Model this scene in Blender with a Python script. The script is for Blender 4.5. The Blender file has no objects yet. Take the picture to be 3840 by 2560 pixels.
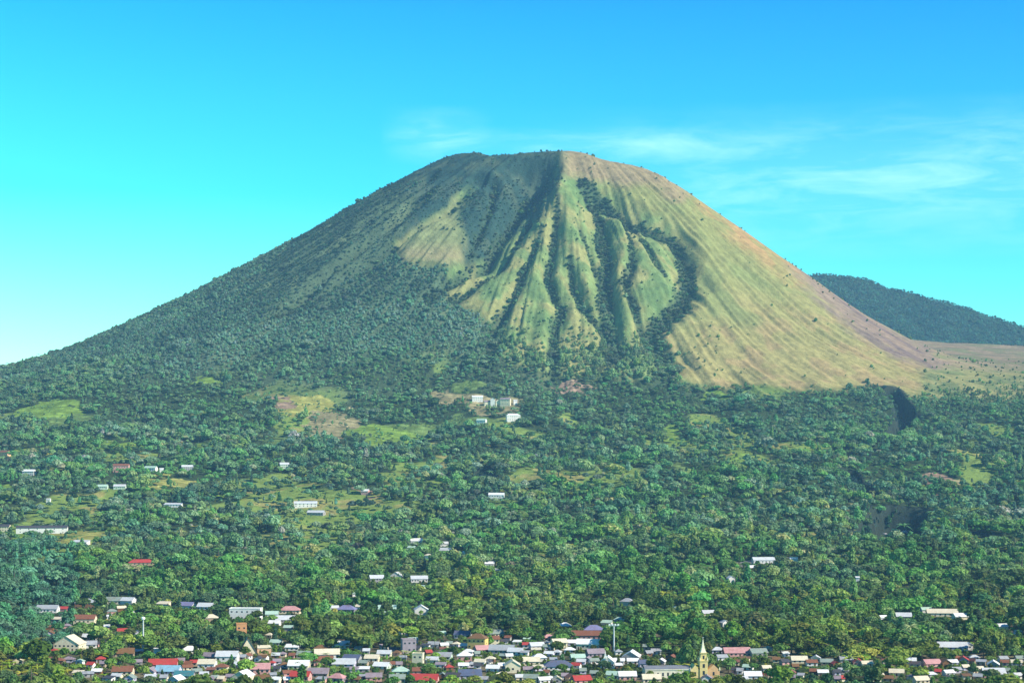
import bpy, math, random
import numpy as np

# ------------------------------------------------------------------ camera, sky, sun
SC = bpy.context.scene
COL = SC.collection
F = 6089.0            # focal length in pixels of a 3840 px wide frame
CX, HY = 1920.0, 1726.0   # optical axis column, eye-level row
EYE = 150.0
SUN_EL, SUN_AZ = math.radians(36), math.radians(68)   # azimuth: from behind the camera round to the right

cam = bpy.data.cameras.new("camera")
cam.sensor_width = 36.0
cam.lens = 36.0 * F / 3840.0
cam.shift_y = (HY - 1280.0) / 3840.0
cam.clip_start, cam.clip_end = 1.0, 30000.0
cam_o = bpy.data.objects.new("camera", cam)
cam_o.location = (0, 0, EYE)
cam_o.rotation_euler = (math.radians(90), 0, 0)
COL.objects.link(cam_o)
SC.camera = cam_o

sun_dir = (math.cos(SUN_EL) * math.sin(SUN_AZ), -math.cos(SUN_EL) * math.cos(SUN_AZ), math.sin(SUN_EL))
sl = bpy.data.lights.new("sun", 'SUN')
sl.energy = 5.0
sl.angle = math.radians(0.5)
sl.color = (1.0, 0.91, 0.75)
so = bpy.data.objects.new("sun", sl)
from mathutils import Vector
so.rotation_euler = Vector(sun_dir).to_track_quat('Z', 'Y').to_euler()
so.location = (600, -300, 1500)
COL.objects.link(so)

def nd(t, kind, **kw):
    n = t.nodes.new(kind)
    for k, v in kw.items():
        setattr(n, k, v)
    return n

def ramp(t, stops, interp='LINEAR'):
    r = t.nodes.new("ShaderNodeValToRGB")
    r.color_ramp.interpolation = interp
    e = r.color_ramp.elements
    while len(e) > 1:
        e.remove(e[-1])
    for i, (p, c) in enumerate(stops):
        el = e[0] if i == 0 else e.new(p)
        el.position = p
        el.color = (c[0], c[1], c[2], 1)
    return r

def math_n(t, op, a, b=None, clamp=False):
    m = t.nodes.new("ShaderNodeMath")
    m.operation = op
    m.use_clamp = clamp
    for i, v in enumerate((a, b)):
        if v is None:
            continue
        if isinstance(v, (int, float)):
            m.inputs[i].default_value = v
        else:
            t.links.new(v, m.inputs[i])
    return m.outputs[0]

def mixc(t, mode, fac, a, b):
    m = t.nodes.new("ShaderNodeMix")
    m.data_type = 'RGBA'
    m.blend_type = mode
    for s, v in ((m.inputs[0], fac), (m.inputs[6], a), (m.inputs[7], b)):
        if isinstance(v, (int, float)):
            s.default_value = v
        elif isinstance(v, tuple):
            s.default_value = (v[0], v[1], v[2], 1)
        else:
            t.links.new(v, s)
    return m.outputs[2]

SKY_GRADE = True
HAZE_COL, HAZE_DEN = (.28, .60, 1.0, 1), 4.4e-5
w = bpy.data.worlds.new("World")
SC.world = w
w.use_nodes = True
wt = w.node_tree
wt.nodes.clear()
wo = nd(wt, "ShaderNodeOutputWorld")
bg = nd(wt, "ShaderNodeBackground")
bg.inputs[1].default_value = 0.12
wt.links.new(bg.outputs[0], wo.inputs[0])
sky = nd(wt, "ShaderNodeTexSky")
sky.sky_type = 'NISHITA'
sky.sun_disc = False
sky.sun_elevation = SUN_EL
sky.sun_rotation = math.pi - SUN_AZ
sky.altitude = 800
sky.air_density, sky.dust_density, sky.ozone_density = 1.0, 0.6, 3.0
tc = nd(wt, "ShaderNodeTexCoord")
sx = nd(wt, "ShaderNodeSeparateXYZ")
wt.links.new(tc.outputs['Generated'], sx.inputs[0])
if SKY_GRADE:
    # the saturated cyan-to-azure sky of a clear tropical morning: Nishita graded by elevation and by side
    el = math_n(wt, 'MULTIPLY', sx.outputs[2], 2.5, True)
    gl = ramp(wt, [(0.0, (0.62, 0.92, 0.74)), (0.15, (0.62, 0.92, 0.76)), (0.26, (0.40, 0.90, 0.76)), (0.40, (0.10, 0.80, 0.80)),
                   (0.66, (0.02, 0.58, 0.86)), (0.80, (0.015, 0.34, 0.66)), (1.0, (0.01, 0.14, 0.34))])
    gr = ramp(wt, [(0.0, (0.46, 0.86, 0.74)), (0.15, (0.34, 0.82, 0.76)), (0.26, (0.20, 0.74, 0.80)), (0.40, (0.07, 0.60, 0.86)),
                   (0.66, (0.008, 0.43, 0.90)), (0.80, (0.01, 0.28, 0.66)), (1.0, (0.01, 0.13, 0.34))])
    wt.links.new(el, gl.inputs[0])
    wt.links.new(el, gr.inputs[0])
    side = math_n(wt, 'ADD', math_n(wt, 'MULTIPLY', sx.outputs[0], 1.7), 0.5, True)
    grade = mixc(wt, 'MIX', side, gl.outputs[0], gr.outputs[0])
    g2 = mixc(wt, 'MULTIPLY', 1.0, mixc(wt, 'MULTIPLY', 1.0, sky.outputs[0], grade), (1.6, 2.0, 1.6))
    # thin cirrus streaks low over the summit and to its right
    mp = nd(wt, "ShaderNodeMapping")
    mp.inputs['Scale'].default_value = (8, 8, 44)
    mp.inputs['Rotation'].default_value = (0, math.radians(6), 0)
    wt.links.new(tc.outputs['Generated'], mp.inputs[0])
    nz = nd(wt, "ShaderNodeTexNoise")
    nz.inputs['Scale'].default_value = 1.6
    nz.inputs['Detail'].default_value = 9
    nz.inputs['Roughness'].default_value = 0.66
    nz.inputs['Distortion'].default_value = .5
    wt.links.new(mp.outputs[0], nz.inputs[0])
    cl = nd(wt, "ShaderNodeMapRange")
    cl.inputs[1].default_value, cl.inputs[2].default_value = 0.42, 0.66
    wt.links.new(nz.outputs[0], cl.inputs[0])
    def bump(v, c, h):
        return math_n(wt, 'SUBTRACT', 1.0, math_n(wt, 'DIVIDE', math_n(wt, 'ABSOLUTE', math_n(wt, 'SUBTRACT', v, c)), h), True)
    rightm = nd(wt, "ShaderNodeMapRange")
    rightm.interpolation_type = 'SMOOTHSTEP'
    rightm.inputs[1].default_value, rightm.inputs[2].default_value = -0.10, 0.24
    wt.links.new(sx.outputs[0], rightm.inputs[0])
    c1 = math_n(wt, 'MULTIPLY', bump(sx.outputs[2], 0.166, 0.048), rightm.outputs[0])
    c2 = math_n(wt, 'MULTIPLY', bump(sx.outputs[0], -0.045, 0.035), bump(sx.outputs[2], 0.196, 0.018))
    c3 = math_n(wt, 'MULTIPLY', bump(sx.outputs[0], 0.06, 0.14), bump(sx.outputs[2], 0.190, 0.012))
    cm = math_n(wt, 'ADD', math_n(wt, 'ADD', c1, math_n(wt, 'MULTIPLY', c2, 0.8)), math_n(wt, 'MULTIPLY', c3, 0.8), True)
    cf = math_n(wt, 'MULTIPLY', math_n(wt, 'MULTIPLY', cm, math_n(wt, 'ADD', math_n(wt, 'MULTIPLY', cl.outputs[0], .75), .30)), 0.44, True)
    cloudc = nd(wt, "ShaderNodeRGB")
    cloudc.outputs[0].default_value = (5.5, 8.8, 9.2, 1)
    g3 = mixc(wt, 'MIX', cf, g2, cloudc.outputs[0])
    wt.links.new(g3, bg.inputs[0])
else:
    wt.links.new(sky.outputs[0], bg.inputs[0])

SC.view_settings.view_transform = 'Standard'
SC.view_settings.look = 'None'
SC.view_settings.gamma = 1.0
SC.view_settings.exposure = 0.72
cy = SC.cycles
cy.max_bounces = 4
cy.diffuse_bounces = 2
cy.glossy_bounces = 1
cy.transmission_bounces = 2
cy.volume_bounces = 0
cy.transparent_max_bounces = 4
cy.use_denoising = True
cy.caustics_reflective = cy.caustics_refractive = False

# ------------------------------------------------------------------ small helpers
RNG = np.random.default_rng(11)
random.seed(11)
_T = [np.random.default_rng(100 + i).random((256, 256)) for i in range(12)]

def vn(x, y, s=0):
    T = _T[s]
    xi, yi = np.floor(x).astype(np.int64), np.floor(y).astype(np.int64)
    fx, fy = x - xi, y - yi
    fx = fx * fx * (3 - 2 * fx)
    fy = fy * fy * (3 - 2 * fy)
    a, b = T[xi & 255, yi & 255], T[(xi + 1) & 255, yi & 255]
    c, d = T[xi & 255, (yi + 1) & 255], T[(xi + 1) & 255, (yi + 1) & 255]
    return (a * (1 - fx) + b * fx) * (1 - fy) + (c * (1 - fx) + d * fx) * fy

def fbm(x, y, s=0, o=4):
    v, a, t = 0.0, 1.0, 0.0
    for k in range(o):
        v = v + a * vn(x * 2 ** k + 17.3 * k, y * 2 ** k + 5.1 * k, (s + k) % 12)
        t += a
        a *= 0.5
    return v / t

def sst(a, b, x):
    t = np.clip((x - a) / (b - a), 0, 1)
    return t * t * (3 - 2 * t)

def interp_s(xs, ys, x):
    """smooth table lookup"""
    xs = np.asarray(xs, float); ys = np.asarray(ys, float)
    g = np.linspace(xs[0], xs[-1], 1200)
    v = np.interp(g, xs, ys)
    k = np.hanning(61); k /= k.sum()
    v = np.convolve(np.pad(v, 30, mode='reflect', reflect_type='odd'), k, mode='valid')
    return np.interp(x, g, v)

# ------------------------------------------------------------------ the land
AX, AY = 172.0, 5000.0
def prof(pts):
    return [p[0] for p in pts], [p[1] for p in pts]
P_LEFT = prof([(0, 1250), (150, 1190), (314, 1098), (543, 982), (810, 830), (1079, 675), (1347, 543), (1481, 484), (1628, 424), (1749, 388), (2100, 300), (2600, 190), (4000, -100)])
P_RIGHT = prof([(0, 1190), (120, 1130), (249, 1042), (356, 974), (450, 902), (530, 846), (611, 784), (731, 702), (865, 600), (999, 522), (1067, 485), (1133, 455), (1290, 395), (1600, 290), (2000, 170), (4000, -300)])
P_FRONT = prof([(0, 1250), (200, 1080), (350, 965), (500, 845), (700, 660), (850, 520), (1000, 400), (1200, 290), (1500, 170), (4000, -700)])
CAP_PX = [1500, 1747, 1780, 1845, 1927, 2024, 2139, 2188, 2269, 2351, 2433, 2500, 2700]
CAP_PY = [580, 571, 568, 583, 575, 564, 558, 567, 598, 611, 628, 662, 740]
HILL_PX = [2700, 2960, 3063, 3150, 3250, 3330, 3450, 3560, 3700, 3840, 4100, 4600]
HILL_PY = [1120, 1048, 1023, 1034, 1050, 1084, 1104, 1134, 1180, 1228, 1290, 1360]
YH = 7600.0
ZB = prof([(-400, 60), (0, 40), (600, 8), (1000, 0), (1750, 0), (2000, 8), (2500, 45), (3000, 115), (3500, 200), (4000, 305), (4300, 365)])
ZBR = prof([(4300, 365), (4700, 408), (5500, 545), (6000, 640), (6500, 690), (7600, 690), (9500, 600)])
ZBL = prof([(4300, 365), (4700, 345), (6000, 300), (9500, 250)])

def H0(x, y):
    x = np.asarray(x, float); y = np.asarray(y, float)
    near = interp_s(*ZB, np.minimum(y, 4300))
    t = sst(300, 900, x)
    far = interp_s(*ZBR, np.maximum(y, 4300)) * t + interp_s(*ZBL, np.maximum(y, 4300)) * (1 - t)
    far = far - 85 * sst(800, 2100, x) * sst(4700, 6200, y)
    z = np.where(y < 4300, near, far)
    # far wooded hill
    hx = CX + F * x / YH
    ridge = EYE + (HY - np.interp(hx, HILL_PX, HILL_PY)) * YH / F
    zh = ridge - np.abs(y - YH) * np.where(y < YH, 0.42, 0.5)
    zh = np.where(x > 400, zh, -500)
    z = np.logaddexp(z / 12, zh / 12) * 12
    # the cone
    dx, dy = x - AX, y - AY
    r = np.hypot(dx, dy) + 1e-6
    s = np.abs(dx) / r
    ws = s ** 1.7
    side = np.where(dx < 0, interp_s(*P_LEFT, r), interp_s(*P_RIGHT, r))
    frnt = np.where(dy < 0, interp_s(*P_FRONT, r), interp_s(*P_RIGHT, r))
    zc = side * ws + frnt * (1 - ws)
    zz = np.logaddexp(z / 26, zc / 26) * 26
    yy = np.clip(y, 4650, 4990)
    cpx = CX + F * x / yy
    cap = EYE + (HY - interp_s(CAP_PX, CAP_PY, cpx)) * yy / F
    cap = cap - 40 * np.exp(-((r / 150.0) ** 4)) - .03 * (yy - 4650) + np.where(dy > 0, -0.15 * dy, 0)
    k = 5.0
    m = r < 700
    zz = np.where(m, -np.logaddexp(-zz / k, -cap / k) * k, zz)
    return zz

def project(x, y, z):
    return CX + F * x / y, HY - F * (z - EYE) / y

S = 3840 / 2352.0
def hit(px, py, Hf, y0=900.0, y1=6500.0, st=4.0):
    """first point of the land seen through pixel (px,py)"""
    ys = np.arange(y0, y1, st)
    xs = (px - CX) / F * ys
    zr = EYE + (HY - py) / F * ys
    g = Hf(xs, ys)
    i = np.nonzero(g >= zr)[0]
    if len(i) == 0:
        return None
    i = int(i[0])
    return float(xs[i]), float(ys[i]), float(g[i])

# gullies and spurs of the cone: picture-traced courses turned into ground courses
# (points in 2352-wide coordinates, half width m, depth m (+ down), vegetation 0..1)
G = [
 ([(1091,418),(1040,455),(969,510),(902,560),(857,594),(820,619),(734,677),(660,720)], 17, 38, 1.),
 ([(1000,440),(952,475),(900,515),(857,543),(750,630),(687,685),(620,730)], 16, 38, 1.),
 ([(1085,352),(1010,398),(930,452),(840,515),(760,575)], 15, 26, .9),
 ([(1140,400),(1120,470),(1085,540),(1068,590)], 13, 18, .7),
 ([(1210,411),(1176,448),(1142,502),(1115,550),(1067,594),(1027,639),(986,687)], 15, 26, 1.),
 ([(1227,455),(1203,496),(1183,543),(1162,565),(1128,602),(1074,656),(1033,687)], 14, 15, .9),
 ([(1247,526),(1226,562),(1206,605),(1193,653),(1172,693),(1128,741),(1108,790)], 14, 16, 1.),
 ([(1284,475),(1274,523),(1264,604),(1256,633),(1270,669),(1291,700),(1276,741),(1270,788),(1275,880)], 14, 17, 1.),
 ([(1325,516),(1345,557),(1360,600),(1385,650)], 9, 8, .7),
 ([(1308,602),(1314,653),(1332,693),(1365,727),(1400,755),(1420,810)], 14, 15, .9),
 ([(1332,424),(1372,460),(1382,526),(1393,594),(1389,636),(1392,690),(1400,755),(1405,830)], 24, 26, 1.),
 ([(1336,416),(1399,448),(1447,489),(1501,515),(1545,540),(1572,587),(1580,636),(1566,687),(1535,714),(1490,741),(1501,782),(1531,815),(1521,880)], 28, 26, 1.),
 ([(1430,500),(1447,537),(1453,597),(1448,620),(1432,650),(1450,697),(1480,745)], 14, 15, .9),
 ([(1465,520),(1484,561),(1501,598),(1525,632)], 9, 9, .6),
 ([(1170,690),(1145,750),(1130,820),(1120,880)], 16, 12, 1.),
 # broad hollows
 ([(1245,362),(1218,400),(1180,460),(1120,560),(1060,640)], 60, 48, .0),
 ([(1125,395),(1060,450),(980,520)], 40, 20, .0),
 ([(1345,420),(1440,500),(1520,560)], 50, 14, .0),
 # spurs (negative depth)
 ([(1291,352),(1289,420),(1285,460),(1262,520)], 22, -16, .0),
 ([(1300,440),(1310,540),(1330,640),(1390,730)], 20, -9, .0),
 ([(1405,470),(1440,560),(1425,640),(1440,740)], 18, -9, .0),
 ([(1060,430),(1010,500),(930,580)], 22, -10, .0),
 ([(1500,400),(1590,520),(1640,640)], 40, -10, .0),
]
_gx = []
for pts, wd, dp, vg in G:
    q = [hit(a * S, b * S, H0, 3400.0, 5600.0) for a, b in pts]
    q = np.array([(p[0], p[1]) for p in q if p is not None])
    _gx.append((q, wd, dp, vg))

def pl_dist(x, y, q):
    """distance to polyline q and share of its length at the nearest point"""
    best = np.full(x.shape, 1e9); tt = np.zeros(x.shape)
    seg = np.hypot(*(q[1:] - q[:-1]).T); cum = np.concatenate([[0], np.cumsum(seg)])
    for i in range(len(q) - 1):
        ax, ay = q[i]; bx, by = q[i + 1]
        L2 = (bx - ax) ** 2 + (by - ay) ** 2 + 1e-9
        t = np.clip(((x - ax) * (bx - ax) + (y - ay) * (by - ay)) / L2, 0, 1)
        d = np.hypot(x - ax - t * (bx - ax), y - ay - t * (by - ay))
        m = d < best
        best = np.where(m, d, best)
        tt = np.where(m, (cum[i] + t * seg[i]) / cum[-1], tt)
    return best, tt

# ravines and hollows in the wooded foot (2352 coords): course, half width m, depth m
R = [
 ([(2045,900),(2076,925),(2084,955),(2066,985),(2040,1010)], 18, 52),
 ([(2078,1172),(2052,1206),(2028,1245)], 36, 84),
 ([(2300,1108),(2268,1120),(2240,1132)], 22, 46),
 ([(1112,1088),(1130,1112),(1150,1126)], 11, 17),
 ([(1950,1090),(1985,1125),(2005,1140)], 12, 24),
 ([(1495,1150),(1503,1180)], 8, 12),
 ([(2210,1225),(2260,1245)], 10, 16),
]
_rx = []
for pts, wd, dp in R:
    q = [hit(a * S, b * S, H0, 1200.0, 5600.0) for a, b in pts]
    _rx.append((np.array([(p[0], p[1]) for p in q if p is not None]), wd, dp))

def veg_gully(x, y):
    """gully growth 0..1 at ground points"""
    v = np.zeros(np.shape(x))
    wob = 0.7 + 0.9 * vn(np.asarray(x) / 23.0, np.asarray(y) / 23.0, 7)
    for q, wd, dp, vg in _gx:
        if vg <= 0:
            continue
        d, t = pl_dist(x, y, q)
        e = d / (wd * wob * (0.5 + 0.8 * np.sqrt(np.clip(t, 0, 1))))
        v = np.maximum(v, vg * (1 - sst(.32, .92, e)))
    return v

def Hraw(x, y):
    x = np.asarray(x, float); y = np.asarray(y, float)
    z = H0(x, y)
    dx, dy = x - AX, y - AY
    r = np.hypot(dx, dy) + 1e-6
    az = np.arctan2(dx, -dy)
    cone = sst(180, 430, r) * (1 - sst(1000, 1500, r))
    n1 = 1 - np.abs(2 * vn(az * 17 + 9, r / 420.0, 1) - 1)
    n2 = 1 - np.abs(2 * vn(az * 47 + 3, r / 300.0, 2) - 1)
    n3 = 1 - np.abs(2 * vn(az * 120 + 3, r / 160.0, 5) - 1)
    rt = sst(0.75, 1.1, az) * (az < 2.4)      # the right flank is smooth, with fine rills
    z = z + cone * ((n1 - .5) * 11 * (1 - .85 * rt) + (n2 - .5) * 9.0 * (1 - .88 * rt) + (n3 - .5) * 5.0 * (1 - .80 * rt))
    z = z + cone * (fbm(x / 70.0, y / 70.0, 3, 4) - .5) * 9 * (1 - .5 * rt)
    # rolling foot
    ft = sst(1650, 2300, y) * (1 - sst(3900, 4300, y))
    z = z + ft * ((fbm(x / 260.0, y / 330.0, 4, 3) - .5) * 44 + (vn(x / 75.0, y / 90.0, 6) - .5) * 9)
    z = z + sst(200, 1400, y) * (1 - sst(1650, 2300, y)) * (fbm(x / 160.0, y / 160.0, 8, 2) - .5) * 5
    far = sst(5200, 6400, y)
    z = z + far * (fbm(x / 180.0, y / 240.0, 9, 4) - .5) * 30
    m = (r < 1400) & (y < 5300)
    if m.any():
        xm, ym = x[m], y[m]
        dz = np.zeros(xm.shape)
        for q, wd, dp, vg in _gx:
            lo, hi = q.min(0) - 4 * wd, q.max(0) + 4 * wd
            k = (xm > lo[0]) & (xm < hi[0]) & (ym > lo[1]) & (ym < hi[1])
            if not k.any():
                continue
            wv = wd * (0.8 + 0.5 * vn(xm[k] / 60, ym[k] / 60, 10))
            d, t = pl_dist(xm[k], ym[k], q)
            dz[k] += -1.5 * dp * (.55 * np.exp(-(d / wv) ** 2) + .45 * np.clip(1 - d / (2.1 * wv), 0, 1)) * sst(0, .12, t) * (1 - .6 * sst(.75, 1, t))
        z[m] = z[m] + dz
    for q, wd, dp in _rx:
        lo, hi = q.min(0) - 4 * wd, q.max(0) + 4 * wd
        k = (x > lo[0]) & (x < hi[0]) & (y > lo[1]) & (y < hi[1])
        if k.any():
            d, t = pl_dist(x[k], y[k], q)
            z[k] = z[k] - dp * (1 - sst(wd * .75, wd * 1.5, d + 6 * (vn(x[k] / 14, y[k] / 14, 11) - .5)))
    return z

def inpoly(px, py, poly):
    c = np.zeros(np.shape(px), bool)
    n = len(poly)
    for i in range(n):
        x1, y1 = poly[i]; x2, y2 = poly[(i + 1) % n]
        if y1 == y2:
            continue
        k = ((y1 > py) != (y2 > py)) & (px < (x2 - x1) * (py - y1) / (y2 - y1) + x1)
        c ^= k
    return c

# zones, traced in 2352-wide coordinates
Z_WOOD = [(-900,1100),(-900,780),(0,760),(300,660),(480,570),(770,410),(870,400),(960,470),(930,510),(905,560),(925,603),(1000,612),(1040,600),(1022,655),(1040,695),(1100,715),
          (1130,755),(1135,800),(1180,830),(1250,858),(1300,868),(1500,872),(1560,884),(1640,892),(1960,892),(2030,890),(2120,915),(2352,930),(3400,960),(3400,4000),(-900,4000)]
Z_SHADEPAINT = [(770,430),(900,350),(1060,300),(1290,300),(1286,400),(1262,450),(1240,500),(1200,520),(1120,600),(1060,600),(1050,500),(1090,420),(960,520),(905,560),(870,590),(700,690),(560,690)]
Z_PATCH = [(1052,455),(1062,600),(930,602),(908,575),(960,520)]
Z_RIGHT = [(1290,330),(1510,370),(1900,640),(2060,770),(2135,850),(2120,915),(2030,892),(1640,892),(1560,864),(1535,800),(1500,742),(1560,712),(1588,660),(1592,600),(1545,512),(1440,470),(1330,405),(1290,400)]
Z_TOP = [(1286,330),(1520,375),(1600,450),(1560,470),(1500,430),(1400,420),(1290,405)]
Z_ORANGE = [(1620,440),(1760,550),(1870,640),(1850,660),(1800,640),(1700,560),(1600,470)]
Z_MAUVE = [(1800,590),(1870,630),(2060,755),(2160,800),(2240,850),(2130,850),(2060,820),(1990,780),(1880,690)]
Z_PLAT = [(2040,735),(2360,770),(2900,790),(2900,880),(2352,866),(2200,848),(2150,812)]
Z_SCRUB = [(2120,850),(2200,846),(2900,870),(2900,980),(2352,935),(2120,920)]
FIELDS = [  # cx, cy, rx, ry, colour
 (110,945,85,24,'lime'),(165,965,60,14,'grass'),(478,875,34,11,'lime'),(700,932,62,26,'straw'),(655,925,22,8,'soil'),(765,978,68,34,'tan'),(900,1000,105,24,'lime'),(960,985,70,16,'grass'),
 (1045,915,62,14,'tan'),(1130,925,72,20,'tan'),(1090,888,80,7,'grass'),(1320,892,44,11,'soil'),(280,1018,62,11,'lime'),(480,1022,22,8,'lime'),
 (395,1108,72,14,'straw'),(420,1135,40,10,'grass'),(270,1072,24,8,'tan'),(1640,912,46,8,'lime'),(1770,918,50,7,'grass'),(1545,1000,20,34,'lime'),(1690,1058,22,15,'lime'),(1565,1080,20,22,'grass'),
 (30,1135,34,9,'lime'),(2155,1105,40,18,'soil'),(2200,1112,14,18,'tan'),(1740,1298,62,9,'grey'),(970,1118,92,10,'grass'),(840,1132,30,8,'soil'),(60,1232,92,9,'lime'),(180,1240,70,12,'straw'),
 (190,1222,110,6,'grass'),(1985,1170,28,10,'tan'),(360,1345,30,14,'tan'),(1150,1160,60,8,'grass'),(230,1300,40,8,'straw'),(560,1165,30,7,'grass'),(1075,965,80,10,'grass'),(640,1010,60,9,'grass'),
]
CV = dict(lime=(.17, .27, .05), straw=(.30, .30, .09), tan=(.27, .24, .13), grass=(.13, .20, .06), soil=(.30, .21, .15), grey=(.22, .22, .22))

def warp(px, py, x, y, a=9):
    return px + a * 2 * (fbm(x / 40.0, y / 40.0, 2, 3) - .5), py + a * 2 * (fbm(x / 40.0 + 31, y / 40.0 + 7, 5, 3) - .5)

def field_at(qx, qy):
    f = np.full(np.shape(qx), -1)
    for i, (cx, cy_, rx, ry, c) in enumerate(FIELDS):
        f = np.where(((qx - cx) / rx) ** 2 + ((qy - cy_) / ry) ** 2 < 1, i, f)
    return f

def slope_mix(x, y, qy):
    """0 in the forest of the foot, 1 in the scrub of the cone; the change runs up and down with the ground"""
    q = qy + 150 * (fbm(x / 190.0, y / 190.0, 7, 3) - .5)
    return sst(935, 800, q) * (y > 3300) * (y < 5300) if False else (1 - sst(800, 930, q)) * (y > 3300) * (y < 5300)

def open_land(x, y):
    """gardens and fallow between the woods, 0..1"""
    n = fbm(x / 150.0 + 3, y / 210.0 + 11, 1, 3)
    lft = .03 * np.clip(-x / 600.0, -1, 1)
    return sst(.585, .625, n + lft - .05 * sst(100, 500, x)) * sst(1900, 2300, y) * (1 - sst(3900, 4100, y))

def land_colour(x, y, z):
    px, py = project(x, y, z)
    qx, qy = px / S, py / S
    wx, wy = warp(qx, qy, x, y, 13)
    hf = 7 * (fbm(x / 9.0 + 4, y / 9.0, 3, 2) - .5)
    wx, wy = wx + hf, wy - hf
    offs = [(0, 0), (8, 3), (-8, -3), (-3, 9), (3, -9), (13, -7), (-13, 7)]
    def soft(poly, dy=0.0):
        return sum(inpoly(wx + a, wy + b + dy, poly).astype(float) for a, b in offs) / len(offs)
    n = fbm(x / 55.0, y / 55.0, 1, 4)
    n2 = fbm(x / 9.0, y / 9.0, 4, 2)
    c = np.zeros((len(x), 3))
    def put(mask, col, amt=1.0):
        m = np.asarray(mask, float)[:, None] * (amt if np.ndim(amt) == 0 else np.asarray(amt)[:, None])
        c[:] = c * (1 - m) + m * np.asarray(col)
    put(np.ones(len(x)), (.17, .235, .085))                      # grass of the central spurs
    put(np.ones(len(x)), (.26, .26, .10), sst(.50, .66, n))
    put(np.ones(len(x)), (.12, .19, .07), 1 - sst(.34, .48, n))
    rt = np.maximum(soft(Z_RIGHT), (x > AX + 200) & (y > 4700) & (y < 5400))
    put(rt, (.225, .235, .085))
    put(rt, (.30, .262, .105), sst(560, 840, qy + 120 * (n - .5)) * .85)
    put(rt, (.31, .24, .11), sst(.52, .68, n) * sst(650, 800, qy))
    put(rt, (.19, .235, .085), .6 * sst(.48, .68, fbm(x / 90, y / 90, 6, 4)) * (1 - sst(700, 800, qy)))
    put(soft(Z_TOP), (.27, .205, .12), .85)
    put(soft(Z_ORANGE), (.37, .23, .10), .35 + .6 * sst(.42, .6, n))
    put(soft(Z_SHADEPAINT), (.030, .064, .052))  # dark grass, with the shade of the upper-left facet painted into its colour
    put(soft(Z_SHADEPAINT), (.066, .098, .064), sst(.5, .7, n))
    put(soft(Z_PATCH), (.20, .225, .10))
    put(soft(Z_PATCH) * sst(545, 590, qy), (.27, .23, .12), .8)
    mv = soft(Z_MAUVE, 16 * (n - .5))
    put(mv, (.24, .17, .135), .9)
    put(mv, (.17, .125, .115), sst(.47, .6, fbm((x + .8 * z) / 30, y / 160, 3, 3)) * .9)
    pl = inpoly(wx, wy, Z_PLAT) | ((y > 5200) & (x > 700) & (y < 6700))
    put(pl, (.28, .215, .135))
    put(pl, (.17, .19, .085), sst(.50, .62, fbm(x / 70 + 9, y / 90, 8, 3)) * .8)
    put(pl, (.19, .16, .10), sst(.46, .6, fbm(x / 120, y / 60, 3, 3)) * .8)
    put(soft(Z_SCRUB), (.25, .245, .10))
    put(soft(Z_SCRUB), (.15, .18, .075), sst(.45, .6, n))
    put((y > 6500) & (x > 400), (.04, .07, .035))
    wood = soft(Z_WOOD) * (y < 5200)
    hi = wood * slope_mix(x, y, qy)
    put(wood, (.038, .062, .026))
    put(wood, (.17, .25, .06), open_land(x, y))
    put(wood, (.27, .26, .09), open_land(x, y) * sst(.55, .66, fbm(x / 60, y / 60, 2, 3)))
    put(wood, (.070, .108, .062), hi)
    put(wood, (.11, .15, .08), hi * sst(.56, .68, n))
    f = field_at(*warp(qx, qy, x, y, 26))
    for i, F_ in enumerate(FIELDS):
        col = np.array(CV[F_[4]])
        put(f == i, col * .8)
        put(f == i, col * 1.25, sst(.45, .6, fbm(x / 22, y / 12, 7, 3)))
        put(f == i, col * np.array([.62, .72, .6]), (np.sin(y / 3.1 + 2.5 * vn(x / 30, y / 30, 3)) > .55) * .7)
    vil = (y < 1500) & (np.abs(x) < 900)
    put(vil, (.16, .14, .09), sst(.42, .55, fbm(x / 30, y / 30, 5, 3)) * .9)
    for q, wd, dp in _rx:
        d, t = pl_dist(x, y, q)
        put(d < wd * 1.9, (.03, .042, .036), .85)  # shade of the hollows painted into the ground as a dark tone
    vg = np.zeros(len(x))
    m = (np.hypot(x - AX, y - AY) < 1300) & (y < 5200)
    vg[m] = veg_gully(x[m], y[m])
    put(vg, (.05, .082, .045), .9)
    c *= (.72 + .56 * n2)[:, None]
    return np.clip(c, 0.01, .6)

def mesh_obj(name, verts, faces, mat=None, smooth=False, parent=None):
    me = bpy.data.meshes.new(name)
    me.from_pydata([tuple(v) for v in verts], [], [tuple(f) for f in faces])
    if smooth:
        me.polygons.foreach_set("use_smooth", [True] * len(me.polygons))
    if mat is not None:
        me.materials.append(mat)
    me.update()
    o = bpy.data.objects.new(name, me)
    COL.objects.link(o)
    if parent is not None:
        o.parent = parent
    return o

def tag(o, label, cat, group=None, kind=None):
    o["label"] = label
    o["category"] = cat
    if group:
        o["group"] = group
    if kind:
        o["kind"] = kind
    return o

# ------------------------------------------------------------------ materials
def principled(name, rough=.9, spec=.15):
    m = bpy.data.materials.new(name)
    m.use_nodes = True
    t = m.node_tree
    b = t.nodes["Principled BSDF"]
    b.inputs['Roughness'].default_value = rough
    b.inputs['Specular IOR Level'].default_value = spec
    return m, t, b

def world_noise(t, scale, detail=4, rough=.6, stretch=None):
    g = nd(t, "ShaderNodeNewGeometry")
    src = g.outputs['Position']
    if stretch:
        mp = nd(t, "ShaderNodeMapping")
        mp.inputs['Scale'].default_value = stretch
        t.links.new(src, mp.inputs[0])
        src = mp.outputs[0]
    n = nd(t, "ShaderNodeTexNoise")
    n.inputs['Scale'].default_value = scale
    n.inputs['Detail'].default_value = detail
    n.inputs['Roughness'].default_value = rough
    t.links.new(src, n.inputs['Vector'])
    return n.outputs[0]

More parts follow.
